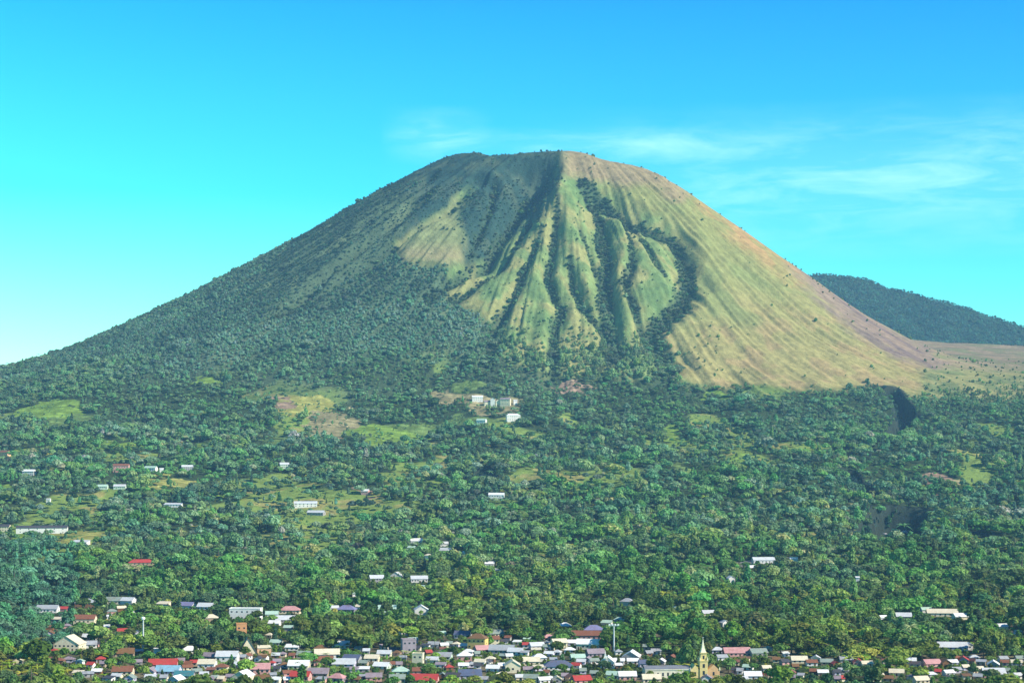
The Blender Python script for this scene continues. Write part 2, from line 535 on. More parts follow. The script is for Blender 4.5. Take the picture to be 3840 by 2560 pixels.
def land_material():
    m, t, b = principled("land", 1.0, 0.0)
    a = nd(t, "ShaderNodeAttribute", attribute_name="soil")
    n1 = world_noise(t, .35, 5, .65)
    n2 = world_noise(t, .045, 6, .6)
    r = nd(t, "ShaderNodeMapRange")
    r.inputs[1].default_value, r.inputs[2].default_value, r.inputs[3].default_value, r.inputs[4].default_value = .3, .7, .62, 1.36
    t.links.new(math_n(t, 'ADD', math_n(t, 'MULTIPLY', n1, .55), math_n(t, 'MULTIPLY', n2, .45)), r.inputs[0])
    c = mixc(t, 'MULTIPLY', 1.0, a.outputs[0], r.outputs[0])
    t.links.new(c, b.inputs['Base Color'])
    bp = nd(t, "ShaderNodeBump")
    bp.inputs['Strength'].default_value = .6
    bp.inputs['Distance'].default_value = 4.0
    t.links.new(world_noise(t, .12, 5, .6), bp.inputs['Height'])
    t.links.new(bp.outputs[0], b.inputs['Normal'])
    return m
M_LAND = land_material()

def build_land():
    us = np.linspace(-.44, .44, 900)
    ys = np.concatenate([np.linspace(60, 980, 40), np.arange(990, 3850, 6.0), np.arange(3850, 5060, 3.2), np.arange(5070, 6400, 22.0), np.arange(6400, 8300, 14.0)])
    U, Y = np.meshgrid(us, ys)
    Xn = U * np.maximum(Y, 700)
    shp = Xn.shape
    x, y = Xn.ravel(), Y.ravel()
    z = Hraw(x, y)
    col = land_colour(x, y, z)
    ny, nx = shp
    idx = np.arange(nx * ny).reshape(shp)
    quads = np.stack([idx[:-1, :-1], idx[:-1, 1:], idx[1:, 1:], idx[1:, :-1]], -1).reshape(-1, 4)
    qx, qy = x[quads].mean(1), y[quads].mean(1)
    rr = np.hypot(qx - AX, qy - AY)
    kind = np.zeros(len(quads), int)
    ws = np.abs(qx - AX) / (rr + 1e-6)
    kind[rr < 1000 + 750 * ws * (qx < AX) + 120 * ws * (qx > AX)] = 1
    kind[(qy > 6500)] = 2
    V = np.stack([x, y, z], 1)
    for k, (nm, lab, cat) in enumerate([("ground", "wooded and farmed land rising from the village to the foot of the volcano", "ground"),
                                        ("volcano", "tall green volcano cone with gullied flank and truncated summit", "volcano"),
                                        ("hill", "dark wooded ridge showing behind the right foot of the volcano", "hill")]):
        q = quads[kind == k]
        u, inv = np.unique(q, return_inverse=True)
        inv = inv.reshape(-1, 4)
        me = bpy.data.meshes.new(nm)
        me.vertices.add(len(u))
        me.vertices.foreach_set("co", V[u].astype(np.float32).ravel())
        me.loops.add(len(q) * 4)
        me.loops.foreach_set("vertex_index", inv.astype(np.int32).ravel())
        me.polygons.add(len(q))
        me.polygons.foreach_set("loop_start", np.arange(0, len(q) * 4, 4, dtype=np.int32))
        me.polygons.foreach_set("use_smooth", np.ones(len(q), bool))
        me.update(calc_edges=True)
        at = me.color_attributes.new("soil", 'FLOAT_COLOR', 'POINT')
        at.data.foreach_set("color", np.concatenate([col[u], np.ones((len(u), 1))], 1).astype(np.float32).ravel())
        me.materials.append(M_LAND)
        o = bpy.data.objects.new(nm, me)
        COL.objects.link(o)
        tag(o, lab, cat, kind="structure")
build_land()

# ------------------------------------------------------------------ houses
WALLS = {  # spoken colour: albedo
 'white': (.80,.79,.74), 'cream': (.78,.70,.50), 'yellow': (.74,.52,.18), 'pink': (.66,.38,.34), 'peach': (.74,.48,.30), 'mint': (.56,.70,.58),
 'lavender': (.58,.56,.68), 'tan': (.46,.36,.25), 'grey': (.36,.36,.36), 'brown': (.22,.12,.06), 'mauve': (.34,.29,.33), 'orange': (.60,.30,.14)}
ROOFS = {
 'white': (.78,.80,.80), 'grey': (.36,.39,.42), 'silver': (.58,.61,.64), 'red': (.46,.06,.055), 'rust': (.24,.10,.06), 'slate blue': (.10,.13,.22), 'dark': (.06,.065,.08),
 'light blue': (.24,.46,.60), 'violet': (.22,.22,.40), 'mauve': (.30,.25,.29), 'pink': (.56,.30,.30), 'cream': (.70,.64,.48), 'mint': (.42,.60,.50), 'teal': (.05,.20,.24), 'brown': (.20,.11,.05), 'green grey': (.26,.33,.29)}
_mats = {}
def paint(kind, name, rgb):
    key = kind + name
    if key in _mats:
        return _mats[key]
    m, t, b = principled(kind + " " + name, .55 if kind == 'roof' else .85, .3 if kind == 'roof' else .1)
    n = world_noise(t, .9, 5, .65)
    n2 = world_noise(t, .25, 3, .6, (1, 1, .35))
    r = nd(t, "ShaderNodeMapRange")
    r.inputs[1].default_value, r.inputs[2].default_value, r.inputs[3].default_value, r.inputs[4].default_value = .32, .68, .74, 1.08
    t.links.new(math_n(t, 'ADD', math_n(t, 'MULTIPLY', n, .6), math_n(t, 'MULTIPLY', n2, .4)), r.inputs[0])
    c = mixc(t, 'MULTIPLY', 1.0, rgb, r.outputs[0])
    if kind == 'roof':      # patches of rust on the sheets
        rs = nd(t, "ShaderNodeMapRange")
        rs.inputs[1].default_value, rs.inputs[2].default_value, rs.inputs[4].default_value = .50, .68, (.16 if min(rgb) > .4 else .5)
        t.links.new(world_noise(t, .22, 4, .7), rs.inputs[0])
        c = mixc(t, 'MIX', rs.outputs[0], c, (.22 * .6 + rgb[0] * .2, .12 * .6 + rgb[1] * .2, .07 * .6 + rgb[2] * .2))
    t.links.new(c, b.inputs['Base Color'])
    _mats[key] = m
    return m

M_GLASS, _t, _b = principled("window glass", .12, .5)
_b.inputs['Base Color'].default_value = (.03, .045, .06, 1)
M_DOOR, _t, _b = principled("door wood", .6, .2)
_b.inputs['Base Color'].default_value = (.11, .06, .035, 1)
M_STEEL, _t, _b = principled("galvanised steel", .5, .4)
_b.inputs['Base Color'].default_value = (.55, .57, .60, 1)
M_LAMP, _t, _b = principled("lamp housing", .4, .4)
_b.inputs['Base Color'].default_value = (.86, .88, .88, 1)

def box(v, f, x0, x1, y0, y1, z0, z1):
    n = len(v)
    v += [(x0,y0,z0),(x1,y0,z0),(x1,y1,z0),(x0,y1,z0),(x0,y0,z1),(x1,y0,z1),(x1,y1,z1),(x0,y1,z1)]
    f += [(n,n+3,n+2,n+1),(n+4,n+5,n+6,n+7),(n,n+1,n+5,n+4),(n+1,n+2,n+6,n+5),(n+2,n+3,n+7,n+6),(n+3,n,n+4,n+7)]

def slab(v, f, quad, th):
    """a sheet with thickness th under the four (or three) given corners"""
    n = len(v); k = len(quad)
    v += [tuple(p) for p in quad] + [(p[0], p[1], p[2] - th) for p in quad]
    f += [tuple(range(n, n + k)), tuple(range(n + 2 * k - 1, n + k - 1, -1))]
    for i in range(k):
        j = (i + 1) % k
        f.append((n + i, n + k + i, n + k + j, n + j))

def icos(sub=1):
    p = (1 + 5 ** .5) / 2
    v = [np.array(a, float) / math.hypot(1, p) for a in ((-1,p,0),(1,p,0),(-1,-p,0),(1,-p,0),(0,-1,p),(0,1,p),(0,-1,-p),(0,1,-p),(p,0,-1),(p,0,1),(-p,0,-1),(-p,0,1))]
    f = [(0,11,5),(0,5,1),(0,1,7),(0,7,10),(0,10,11),(1,5,9),(5,11,4),(11,10,2),(10,7,6),(7,1,8),(3,9,4),(3,4,2),(3,2,6),(3,6,8),(3,8,9),(4,9,5),(2,4,11),(6,2,10),(8,6,7),(9,8,1)]
    for _ in range(sub):
        c, nf = {}, []
        def mid(a, b):
            k = (min(a, b), max(a, b))
            if k not in c:
                m = v[a] + v[b]
                v.append(m / np.linalg.norm(m))
                c[k] = len(v) - 1
            return c[k]
        for a, b, d in f:
            x, y, z = mid(a, b), mid(b, d), mid(d, a)
            nf += [(a, x, z), (b, y, x), (d, z, y), (x, y, z)]
        f = nf
    return v, f

def empty(name, loc, rz=0.0):
    o = bpy.data.objects.new(name, None)
    o.empty_display_size = 2
    o.location = loc
    o.rotation_euler = (0, 0, rz)
    COL.objects.link(o)
    return o

_win = {}
def window_mesh(w, h):
    k = (round(w, 1), round(h, 1))
    if k not in _win:
        v, f = [], []
        box(v, f, -w / 2, w / 2, -.06, .06, -h / 2, h / 2)
        me = bpy.data.meshes.new("window")
        me.from_pydata(v, [], f)
        me.materials.append(M_GLASS)
        _win[k] = me
    return _win[k]

def add_window(parent, x, y, z, w, h, rz=0.0, name="window"):
    o = bpy.data.objects.new(name, window_mesh(w, h))
    o.location = (x, y, z)
    o.rotation_euler = (0, 0, rz)
    o.parent = parent
    COL.objects.link(o)
    return o

def add_door(parent, x, y, w=1.1, h=2.1):
    v, f = [], []
    box(v, f, x - w / 2, x + w / 2, y - .08, y + .08, 0, h)
    return mesh_obj("door", v, f, M_DOOR, parent=parent)

def build_house(loc, w, d, h, wall, roof, rt, rz, near, storeys=1, rise=None):
    root = empty("house", loc, rz)
    X, Y = w / 2, d / 2
    v, f = [], []
    box(v, f, -X, X, -Y, Y, -3.0, h)
    ov, th = .55, .22
    rv, rf = [], []
    if rt == 'gx':
        rs = rise or d * .5 * .62
        n = len(v)
        v += [(-X,-Y,h),(-X,Y,h),(-X,0,h+rs),(X,-Y,h),(X,Y,h),(X,0,h+rs)]
        f += [(n,n+2,n+1),(n+3,n+4,n+5)]
        k = ov / Y * rs
        slab(rv, rf, [(-X-ov,-Y-ov,h-k+th),(X+ov,-Y-ov,h-k+th),(X+ov,0,h+rs+th),(-X-ov,0,h+rs+th)], th)
        slab(rv, rf, [(X+ov,Y+ov,h-k+th),(-X-ov,Y+ov,h-k+th),(-X-ov,.001,h+rs+th),(X+ov,.001,h+rs+th)], th)
    elif rt == 'gy':
        rs = rise or w * .5 * .62
        n = len(v)
        v += [(-X,-Y,h),(X,-Y,h),(0,-Y,h+rs),(-X,Y,h),(X,Y,h),(0,Y,h+rs)]
        f += [(n,n+1,n+2),(n+3,n+5,n+4)]
        k = ov / X * rs
        slab(rv, rf, [(-X-ov,Y+ov,h-k+th),(-X-ov,-Y-ov,h-k+th),(0,-Y-ov,h+rs+th),(0,Y+ov,h+rs+th)], th)
        slab(rv, rf, [(X+ov,-Y-ov,h-k+th),(X+ov,Y+ov,h-k+th),(.001,Y+ov,h+rs+th),(.001,-Y-ov,h+rs+th)], th)
    elif rt == 'hip':
        rs = rise or min(w, d) * .5 * .7
        q = max(0.1, X - Y) if w > d else .1
        e = [(-X-ov,-Y-ov,h),(X+ov,-Y-ov,h),(X+ov,Y+ov,h),(-X-ov,Y+ov,h),(-q,0,h+rs),(q,0,h+rs)]
        rv += e + [(p[0], p[1], p[2] - th) for p in e[:4]]
        rf += [(0,1,5,4),(1,2,5),(2,3,4,5),(3,0,4),(0,6,7,1),(1,7,8,2),(2,8,9,3),(3,9,6,0),(6,9,8,7)]
    elif rt == 'shed':
        rs = rise or d * .22
        slab(rv, rf, [(-X-ov,-Y-ov,h+.25),(X+ov,-Y-ov,h+.25),(X+ov,Y+ov,h+rs+.25),(-X-ov,Y+ov,h+rs+.25)], th)
        n = len(v)
        v += [(-X,-Y,h),(X,-Y,h),(X,Y,h),(-X,Y,h),(-X,Y,h+rs),(X,Y,h+rs)]
        f += [(n,n+4,n+3),(n+1,n+2,n+5),(n+3,n+4,n+5,n+2)]
    else:  # flat roof behind a parapet
        for a in ((-X-.15,X+.15,-Y-.15,-Y+.2),(-X-.15,X+.15,Y-.2,Y+.15),(-X-.15,-X+.2,-Y+.2,Y-.2),(X-.2,X+.15,-Y+.2,Y-.2)):
            box(v, f, *a, h + .01, h + .9)
        box(rv, rf, -X + .21, X - .21, -Y + .21, Y - .21, h + .02, h + .25)
    mesh_obj("wall", v, f, paint('wall', wall, WALLS[wall]), parent=root)
    mesh_obj("roof", rv, rf, paint('roof', roof, ROOFS[roof]), parent=root)
    if near:
        nw = max(1, min(6, int(w / 3.2)))
        dk = random.randrange(nw) if nw > 1 else 99
        for s_ in range(storeys):
            zc = h / storeys * (s_ + .55)
            for i in range(nw):
                xx = -X + w * (i + .5) / nw
                if i == dk and s_ == 0:
                    add_door(root, xx, -Y, 1.1, min(2.1, h * .8))
                else:
                    add_window(root, xx, -Y, zc, min(1.5, w / nw * .5), min(1.3, h / storeys * .45))
        if d > 5:
            add_window(root, X, 0, h * .55, 1.4, 1.2, math.pi / 2)
        if w < 4:
            pass
    return root

# px, py of the base, width (3840-wide pixels), wall, roof, roof type, wall height px, options
HS = [
 (180,2298,78,'white','grey','gx',16),(150,2296,16,'white','silver','shed',14),(320,2283,72,'brown','grey','hip',24),(320,2342,78,'cream','rust','gx',22),(262,2442,98,'cream','cream','gy',26),
 (335,2402,46,'grey','silver','gx',14),(336,2430,52,'white','grey','gx',14),(428,2266,66,'cream','green grey','gx',14),(482,2266,50,'white','silver','gx',14),(410,2325,17,'white','white','shed',14),(500,2300,17,'white','white','shed',13),
 (300,2492,24,'white','mint','hip',14),(462,2466,80,'tan','brown','gx',16),(70,2492,34,'cream','cream','gy',14),(462,2532,74,'cream','tan2','gx',16),
 (612,2276,46,'cream','cream','shed',12),(703,2282,52,'white','violet','gx',12),(772,2286,56,'white','silver','gx',12),(792,2330,50,'tan','cream','hip',14),
 (922,2327,118,'white','white','flat',44),(905,2402,38,'orange','rust','flat',62),(712,2452,60,'white','white','hip',14),(790,2478,52,'mauve','mauve','gx',18),(853,2482,80,'white','silver','gx',22),
 (778,2508,64,'white','cream','gx',20),(590,2462,26,'white','white','flat',26),(612,2504,104,'pink','red','gx',14),(632,2528,88,'lavender','light blue','gx',12),(692,2546,70,'grey','teal','gx',14),(662,2562,44,'white','white','gy',14),
 (832,2518,46,'cream','tan2','hip',18),(902,2506,42,'lavender','silver','gx',16),(966,2528,92,'pink','pink','gx',20),(912,2564,62,'cream','white','gy',26),(985,2558,50,'tan','brown','gx',14),
 (1088,2302,76,'cream','pink','hip',14),(1020,2312,46,'white','mint','gx',10),(1072,2334,72,'grey','silver','gx',12),(1030,2346,42,'white','white','gx',10),(1082,2366,32,'grey','mint','gx',14),(1012,2392,26,'cream','cream','hip',12),
 (1098,2440,52,'white','white','shed',12),(1036,2420,42,'white','mint','gx',10),(1300,2298,70,'grey','violet','hip',14),(1252,2288,34,'white','silver','gx',10),(1342,2288,34,'white','cream','hip',14),(1452,2297,66,'mint','mint','gx',14),
 (1278,2432,64,'white','white','gx',12),(1204,2444,48,'brown','brown','hip',14),(1322,2484,64,'slate','slate blue','gx',14),(1226,2468,92,'white','cream','gx',17),(1142,2468,52,'cream','green grey','gx',14),
 (1122,2510,76,'cream','white','gx',16),(1292,2502,82,'lavender','silver','gx',12),(1212,2496,72,'pink','tan2','gx',18),(1128,2556,72,'pink','red','gx',22),(1196,2544,76,'tan','mauve','gx',20),(1266,2560,62,'mauve','pink','hip',18),
 (1396,2482,52,'cream','cream','gx',14),(1442,2464,50,'cream','silver','gx',14),(1432,2510,56,'mint','white','gx',12),(1502,2530,62,'mint','mint','hip',14),(1490,2562,58,'cream','green grey','gx',18),(1402,2556,58,'pink','mauve','gx',18),
 (1526,2384,56,'white','white','gx',14),(1532,2450,52,'mauve','mauve','flat',50),(1548,2410,34,'white','mint','gx',12),(1580,2308,52,'white','white','gy',22),(1568,2500,40,'cream','cream','flat',48),
 (1656,2384,28,'cream','mint','gx',10),(1735,2394,58,'white','slate blue','gx',14),(1792,2436,68,'yellow','brown','hip',42),(1848,2424,46,'cream','tan2','gx',28),(1858,2388,54,'cream','green grey','gx',14),
 (1882,2452,92,'grey','grey','gx',16),(1934,2456,54,'white','silver','gx',14),(1742,2482,54,'pink','white','hip',24),(1756,2456,38,'white','white','hip',14),(1622,2486,44,'mint','silver','gx',14),(1664,2474,60,'mint','grey','gx',14),
 (1812,2446,62,'pink','pink','gx',10),(1802,2494,40,'white','cream','gx',14),(1922,2524,56,'cream','cream','gy',28),(1992,2494,62,'cream','cream','gx',16),(1992,2560,52,'cream','green grey','gx',18),
 (1762,2546,84,'lavender','slate blue','gx',14),(1700,2550,52,'grey','dark','gx',14),(1850,2520,48,'white','white','gx',14),(1592,2562,102,'pink','red','gx',14),(1572,2530,48,'pink','tan2','gx',16),(1872,2563,62,'yellow','cream','gy',18),
 (2012,2434,52,'lavender','silver','gx',14),(2022,2480,52,'white','white','hip',16),(1982,2404,38,'white','mint','gx',10),(2118,2364,46,'brown','white','hip',18),(2056,2404,44,'pink','pink','hip',14),(2096,2436,54,'cream','cream','gx',28),
 (2200,2404,112,'pink','tan2','gx',22),(2206,2436,84,'cream','white','gx',22),(2226,2376,74,'dark','violet','hip',14),(2136,2450,38,'white','white','hip',14),(2060,2462,34,'lavender','white','gx',12),
 (2092,2514,112,'white','slate blue','hip',14),(2166,2478,52,'grey','mint','gx',12),(2232,2464,64,'mauve','mauve','gx',16),(2322,2490,38,'white','white','gx',14),(2180,2562,66,'red2','red','gx',12),(2142,2560,34,'peach','rust','gy',20),
 (2302,2546,52,'mint','mint','gx',16),(2352,2556,64,'pink','white','gx',22),(2422,2504,52,'light','slate blue','gx',18),(2442,2562,66,'cream','cream','gx',18),(2352,2277,48,'cream','grey','hip',22),(2276,2344,38,'white','mint','gx',9),(2322,2332,36,'white','mint','hip',9),
 (2368,2476,62,'green','white','gy',14),
 (2762,2462,98,'pink','pink','gx',14),(2716,2356,28,'white','white','gy',22),(2656,2314,46,'cream','silver','gx',16),(2690,2450,42,'lavender','silver','hip',14),(2842,2464,62,'grey','green grey','gx',16),(2880,2444,28,'white','mint','hip',14),
 (2822,2546,62,'white','white','gx',14),(2782,2562,42,'grey','silver','gx',14),(2806,2512,36,'white','mint','gx',10),(2996,2486,58,'cream','cream','gx',12),(2946,2462,22,'white','white','shed',10),(2532,2290,22,'grey','mint','hip',12),
 (3310,2328,28,'white','white','gx',14),(3388,2322,56,'grey','silver','gx',12),(3472,2298,38,'white','mint','gx',12),(3532,2312,112,'cream','cream','gx',14),(3600,2324,52,'cream','white','gx',12),(3512,2376,34,'white','white','flat',32),
 (3172,2484,46,'grey','grey','gx',12),(3100,2494,44,'tan','green grey','gx',10),(3412,2490,44,'mint','white','gx',12),(3492,2500,62,'pink','pink','gx',12),(3282,2556,64,'cream','cream','gx',12),(3362,2534,52,'cream','cream','gx',10),
 (3570,2440,108,'lavender','silver','gx',14),(3634,2436,20,'white','white','gy',20),(3756,2362,38,'mint','white','gx',14),(3818,2380,28,'white','mint','gx',12),(3556,2534,38,'white','white','gx',12),(3662,2528,50,'cream','cream','gx',16),(3724,2540,82,'pink','silver','gx',14),
 (3814,2546,28,'white','silver','gx',14),(3452,2562,54,'cream','cream','gx',14),(3250,2500,40,'cream','cream','gx',10),
 (1562,2042,44,'white','white','gx',14),(1540,2062,32,'mint','mint','shed',9),(1606,2098,24,'white','cream','hip',16),(1672,2074,42,'white','silver','gx',11),(1664,2048,32,'white','silver','gx',9),(1746,2080,20,'white','white','gx',9),(1488,2176,48,'white','white','gy',16),(1572,2184,62,'white','silver','gx',14),
 (1836,2124,34,'white','white','gx',10),(1578,2212,32,'mint','mint','gx',10),(1412,2190,52,'grey','silver','gx',22),(1332,2238,22,'white','mint','shed',12),(1868,2142,24,'white','silver','gx',10),
 (530,2122,92,'tan','red','hip',12),(20,1994,36,'cream','dark','gx',18),(158,2000,186,'white','dark','gx',20),(302,2044,64,'white','silver','shed',9),(110,1784,46,'white','white','gx',16),(18,1712,40,'peach','rust','gx',16),(455,1770,58,'pink','tan2','gx',24),
 (566,1768,46,'white','mint','gx',12),(606,1772,14,'white','white','gx',13),(386,1836,36,'mint','mint','gx',9),(450,1836,44,'mint','silver','gx',9),(650,1902,66,'white','silver','shed',9),(702,1766,42,'grey','silver','gx',13),(182,1885,15,'white','white','shed',12),
 (1146,1904,86,'white','silver','gx',13),(1186,1932,66,'grey','silver','gx',9),(1370,1856,28,'pink','white','gx',14),(1066,1758,34,'mint','silver','gx',14),(1862,1868,58,'white','white','gx',10),
 (1790,1508,40,'white','white','gx',14),(1830,1522,30,'cream','mauve','gx',12),(1848,1524,17,'white','mauve','gy',24),(1868,1523,22,'cream','mauve','gy',14),(1896,1524,38,'cream','mauve','gx',24),(1932,1518,14,'white','silver','gx',14),(1924,1582,52,'white','white','hip',22),(1806,1588,36,'white','mint','gx',9),
 (2862,2116,82,'white','silver','gx',14),(2822,2138,32,'white','white','gx',10),(2976,2108,28,'mint','white','gx',12),(2740,2190,24,'white','white','gy',22),(3216,2188,13,'white','white','shed',22),(2070,1530,0,'','','',0),
]
ALIAS_W = {'slate': 'grey', 'dark': 'grey', 'light': 'lavender', 'green': 'grey', 'red2': 'pink'}
ALIAS_R = {'tan2': 'rust'}
FILL = np.random.default_rng(5)

def Hs(x, y):
    return float(Hraw(np.array([x]), np.array([y]))[0])

house_rects = []   # x0, x1, top, base, y distance, footprint radius, x, z-base
house_recs = []
def rect_free(px, py, w, h):
    for r in house_rects:
        if px + w / 2 > r[0] + 4 and px - w / 2 < r[1] - 4 and py > r[2] + 3 and py - h < r[3] - 3:
            return False
    return True

def place(px, py, wpx, wall, roof, rt, hpx, rz=None):
    wall, roof = ALIAS_W.get(wall, wall), ALIAS_R.get(roof, roof)
    p = hit(px, py, Hraw, 950.0, 5200.0, 3.0)
    x, y, z = p
    k = y / F
    wm = max(3.0, wpx * k)
    hm = max(2.4, hpx * k)
    d = min(max(5.0, .72 * wm), 11.0) if rt != 'gy' else min(max(6, 1.2 * wm), 16)
    if rz is None:
        rz = random.uniform(-.38, .38) if wpx < 70 else random.uniform(-.16, .16)
    st = 2 if hm > 5.4 else 1
    y2 = y + d / 2
    x2 = x * y2 / y
    zb = Hs(x2, y2)
    # stands on its own levelled ground
    near = y < 1420 or wm > 14
    o = build_house((x2, y2, zb), wm, d, hm, wall, roof, rt, rz, near, st)
    rs = d * .31 if rt == 'gx' else (wm * .31 if rt == 'gy' else 2)
    x_, top = project(x2, y2, zb + hm + rs)
    house_rects.append((px - wpx / 2, px + wpx / 2, top, py, y, max(wm, d) / 2, x2, y2, zb))
    house_recs.append(dict(o=o, px=px, py=py, w=wpx, top=top, wall=wall, roof=roof, rt=rt, st=st, wm=wm, y=y))
    return o

for h_ in HS:
    if h_[2] > 0:
        place(*h_)

# yellow church
def loft(v, f, rings, cap=True):
    n0 = len(v); k = len(rings[0])
    for r in rings:
        v.extend(r)
    for a in range(len(rings) - 1):
        for i in range(k):
            j = (i + 1) % k
            f.append((n0 + a * k + i, n0 + a * k + j, n0 + (a + 1) * k + j, n0 + (a + 1) * k + i))
    if cap:
        f.append(tuple(n0 + (len(rings) - 1) * k + i for i in range(k)))
        f.append(tuple(n0 + k - 1 - i for i in range(k)))
def ring(cx, cy_, r, z, n=4, a0=math.pi / 4):
    return [(cx + r * math.cos(a0 + 2 * math.pi * i / n), cy_ + r * math.sin(a0 + 2 * math.pi * i / n), z) for i in range(n)]

def church():
    p = hit(2640, 2544, Hraw, 950.0, 3000.0, 3.0)
    x, y = p[0], p[1] + 6
    z = Hs(x, y)
    k = y / F
    root = empty("church", (x, y, z), .10)
    yl, cr, wh = paint('wall', 'yellow church', (.80, .64, .28)), paint('wall', 'church cream', (.82, .76, .52)), paint('wall', 'church spire', (.84, .80, .62))
    T = 30 * k / 2                       # half width of the tower
    v, f = [], []
    box(v, f, -T, T, -T, T, -3, 62 * k)
    box(v, f, -T - .3, T + .3, -T - .3, T + .3, 62 * k + .002, 62 * k + .7)
    box(v, f, -T * .74, T * .74, -T * .74, T * .74, 62 * k + .702, 92 * k)
    box(v, f, -T * .9, T * .9, -T * .9, T * .9, 92 * k + .002, 92 * k + .5)
    tw = mesh_obj("tower", v, f, yl, parent=root)
    v, f = [], []
    loft(v, f, [ring(0, 0, T * .95, 92 * k + .502), ring(0, 0, T * .5, 112 * k), ring(0, 0, .06, 146 * k)])
    mesh_obj("spire", v, f, wh, parent=root)
    v, f = [], []
    box(v, f, -.1, .1, -.1, .1, 145 * k, 153 * k)
    box(v, f, -.55, .55, -.08, .08, 150 * k, 150 * k + .22)
    mesh_obj("cross", v, f, M_STEEL, parent=root)
    for sx_ in (-1, 1):
        for sy in (-1, 1):
            v, f = [], []
            loft(v, f, [ring(sx_ * T * .95, sy * T * .95, .55, 62 * k + .7), ring(sx_ * T * .95, sy * T * .95, .55, 70 * k), ring(sx_ * T * .95, sy * T * .95, .04, 80 * k)])
            mesh_obj("pinnacle", v, f, cr, parent=root)
    for zz in (20 * k, 46 * k):
        add_window(root, 0, -T - .02, zz, 1.5, 2.6)
    add_window(root, 0, -T * .74, 77 * k, 1.2, 2.4, name="belfry_opening")
    add_window(root, T * .74, 0, 77 * k, 1.2, 2.4, math.pi / 2, name="belfry_opening")
    # flanking gabled wings with stepped finials
    for s_, wpx, mt in ((-1, 34, yl), (1, 46, paint('wall', 'church peach', (.74, .47, .24)))):
        w_ = wpx * k
        x0, x1 = (T + .01, T + w_) if s_ > 0 else (-T - w_, -T - .01)
        v, f = [], []
        box(v, f, x0, x1, -T * .8, 9, -3, 28 * k)
        n = len(v); xm = (x0 + x1) / 2
        v += [(x0, -T * .8, 28 * k), (x1, -T * .8, 28 * k), (xm, -T * .8, 50 * k), (x0, 9, 28 * k), (x1, 9, 28 * k), (xm, 9, 50 * k)]
        f += [(n, n + 1, n + 2), (n + 3, n + 5, n + 4), (n, n + 2, n + 5, n + 3), (n + 1, n + 4, n + 5, n + 2)]
        mesh_obj("wing", v, f, mt, parent=root)
        add_window(root, xm, -T * .8, 16 * k, 1.3, 2.4)
        v, f = [], []
        loft(v, f, [ring(x0 if s_ < 0 else x1, -T * .8, .5, 28 * k), ring(x0 if s_ < 0 else x1, -T * .8, .5, 34 * k), ring(x0 if s_ < 0 else x1, -T * .8, .05, 42 * k)])
        mesh_obj("pinnacle", v, f, cr, parent=root)
    # the long nave to the left
    L0, L1 = -T - 34 * k - .02, -T - 205 * k
    v, f = [], []
    box(v, f, L1, L0, -1.5, 10.5, -3, 33 * k)
    box(v, f, L1 - .2, L0, -1.85, -1.52, 31 * k, 34 * k)
    mesh_obj("nave", v, f, paint('wall', 'church nave', (.84, .80, .62)), parent=root)
    v, f = [], []
    slab(v, f, [(L1 - .4, -1.4, 33 * k + .3), (L0, -1.4, 33 * k + .3), (L0, 4.5, 33 * k + 2.2), (L1 - .4, 4.5, 33 * k + 2.2)], .25)
    slab(v, f, [(L0, 11, 33 * k + .3), (L1 - .4, 11, 33 * k + .3), (L1 - .4, 4.502, 33 * k + 2.2), (L0, 4.502, 33 * k + 2.2)], .25)
    mesh_obj("roof", v, f, paint('roof', 'church roof', (.20, .22, .26)), parent=root)
    for i in range(9):
        add_window(root, L1 + (L0 - L1) * (i + .5) / 9, -1.5, 15 * k, 1.2, 2.4)
    tag(root, "yellow church with pointed pale spire and a long cream nave", "church")
    for a, b, t_, bs in ((2398, 2600, 2498, 2544), (2595, 2735, 2480, 2544), (2622, 2658, 2400, 2544)):
        house_rects.append((a, b, t_, bs, y, 16, x, y, z))
    for q in (-22, -10, 3):
        house_rects.append((2640, 2640, 2540, 2541, y, 14, x + q, y + 2, z))
    house_recs.append(dict(o=None, px=2640, py=2544, w=260, top=2400, name="the yellow church", y=y))
church()

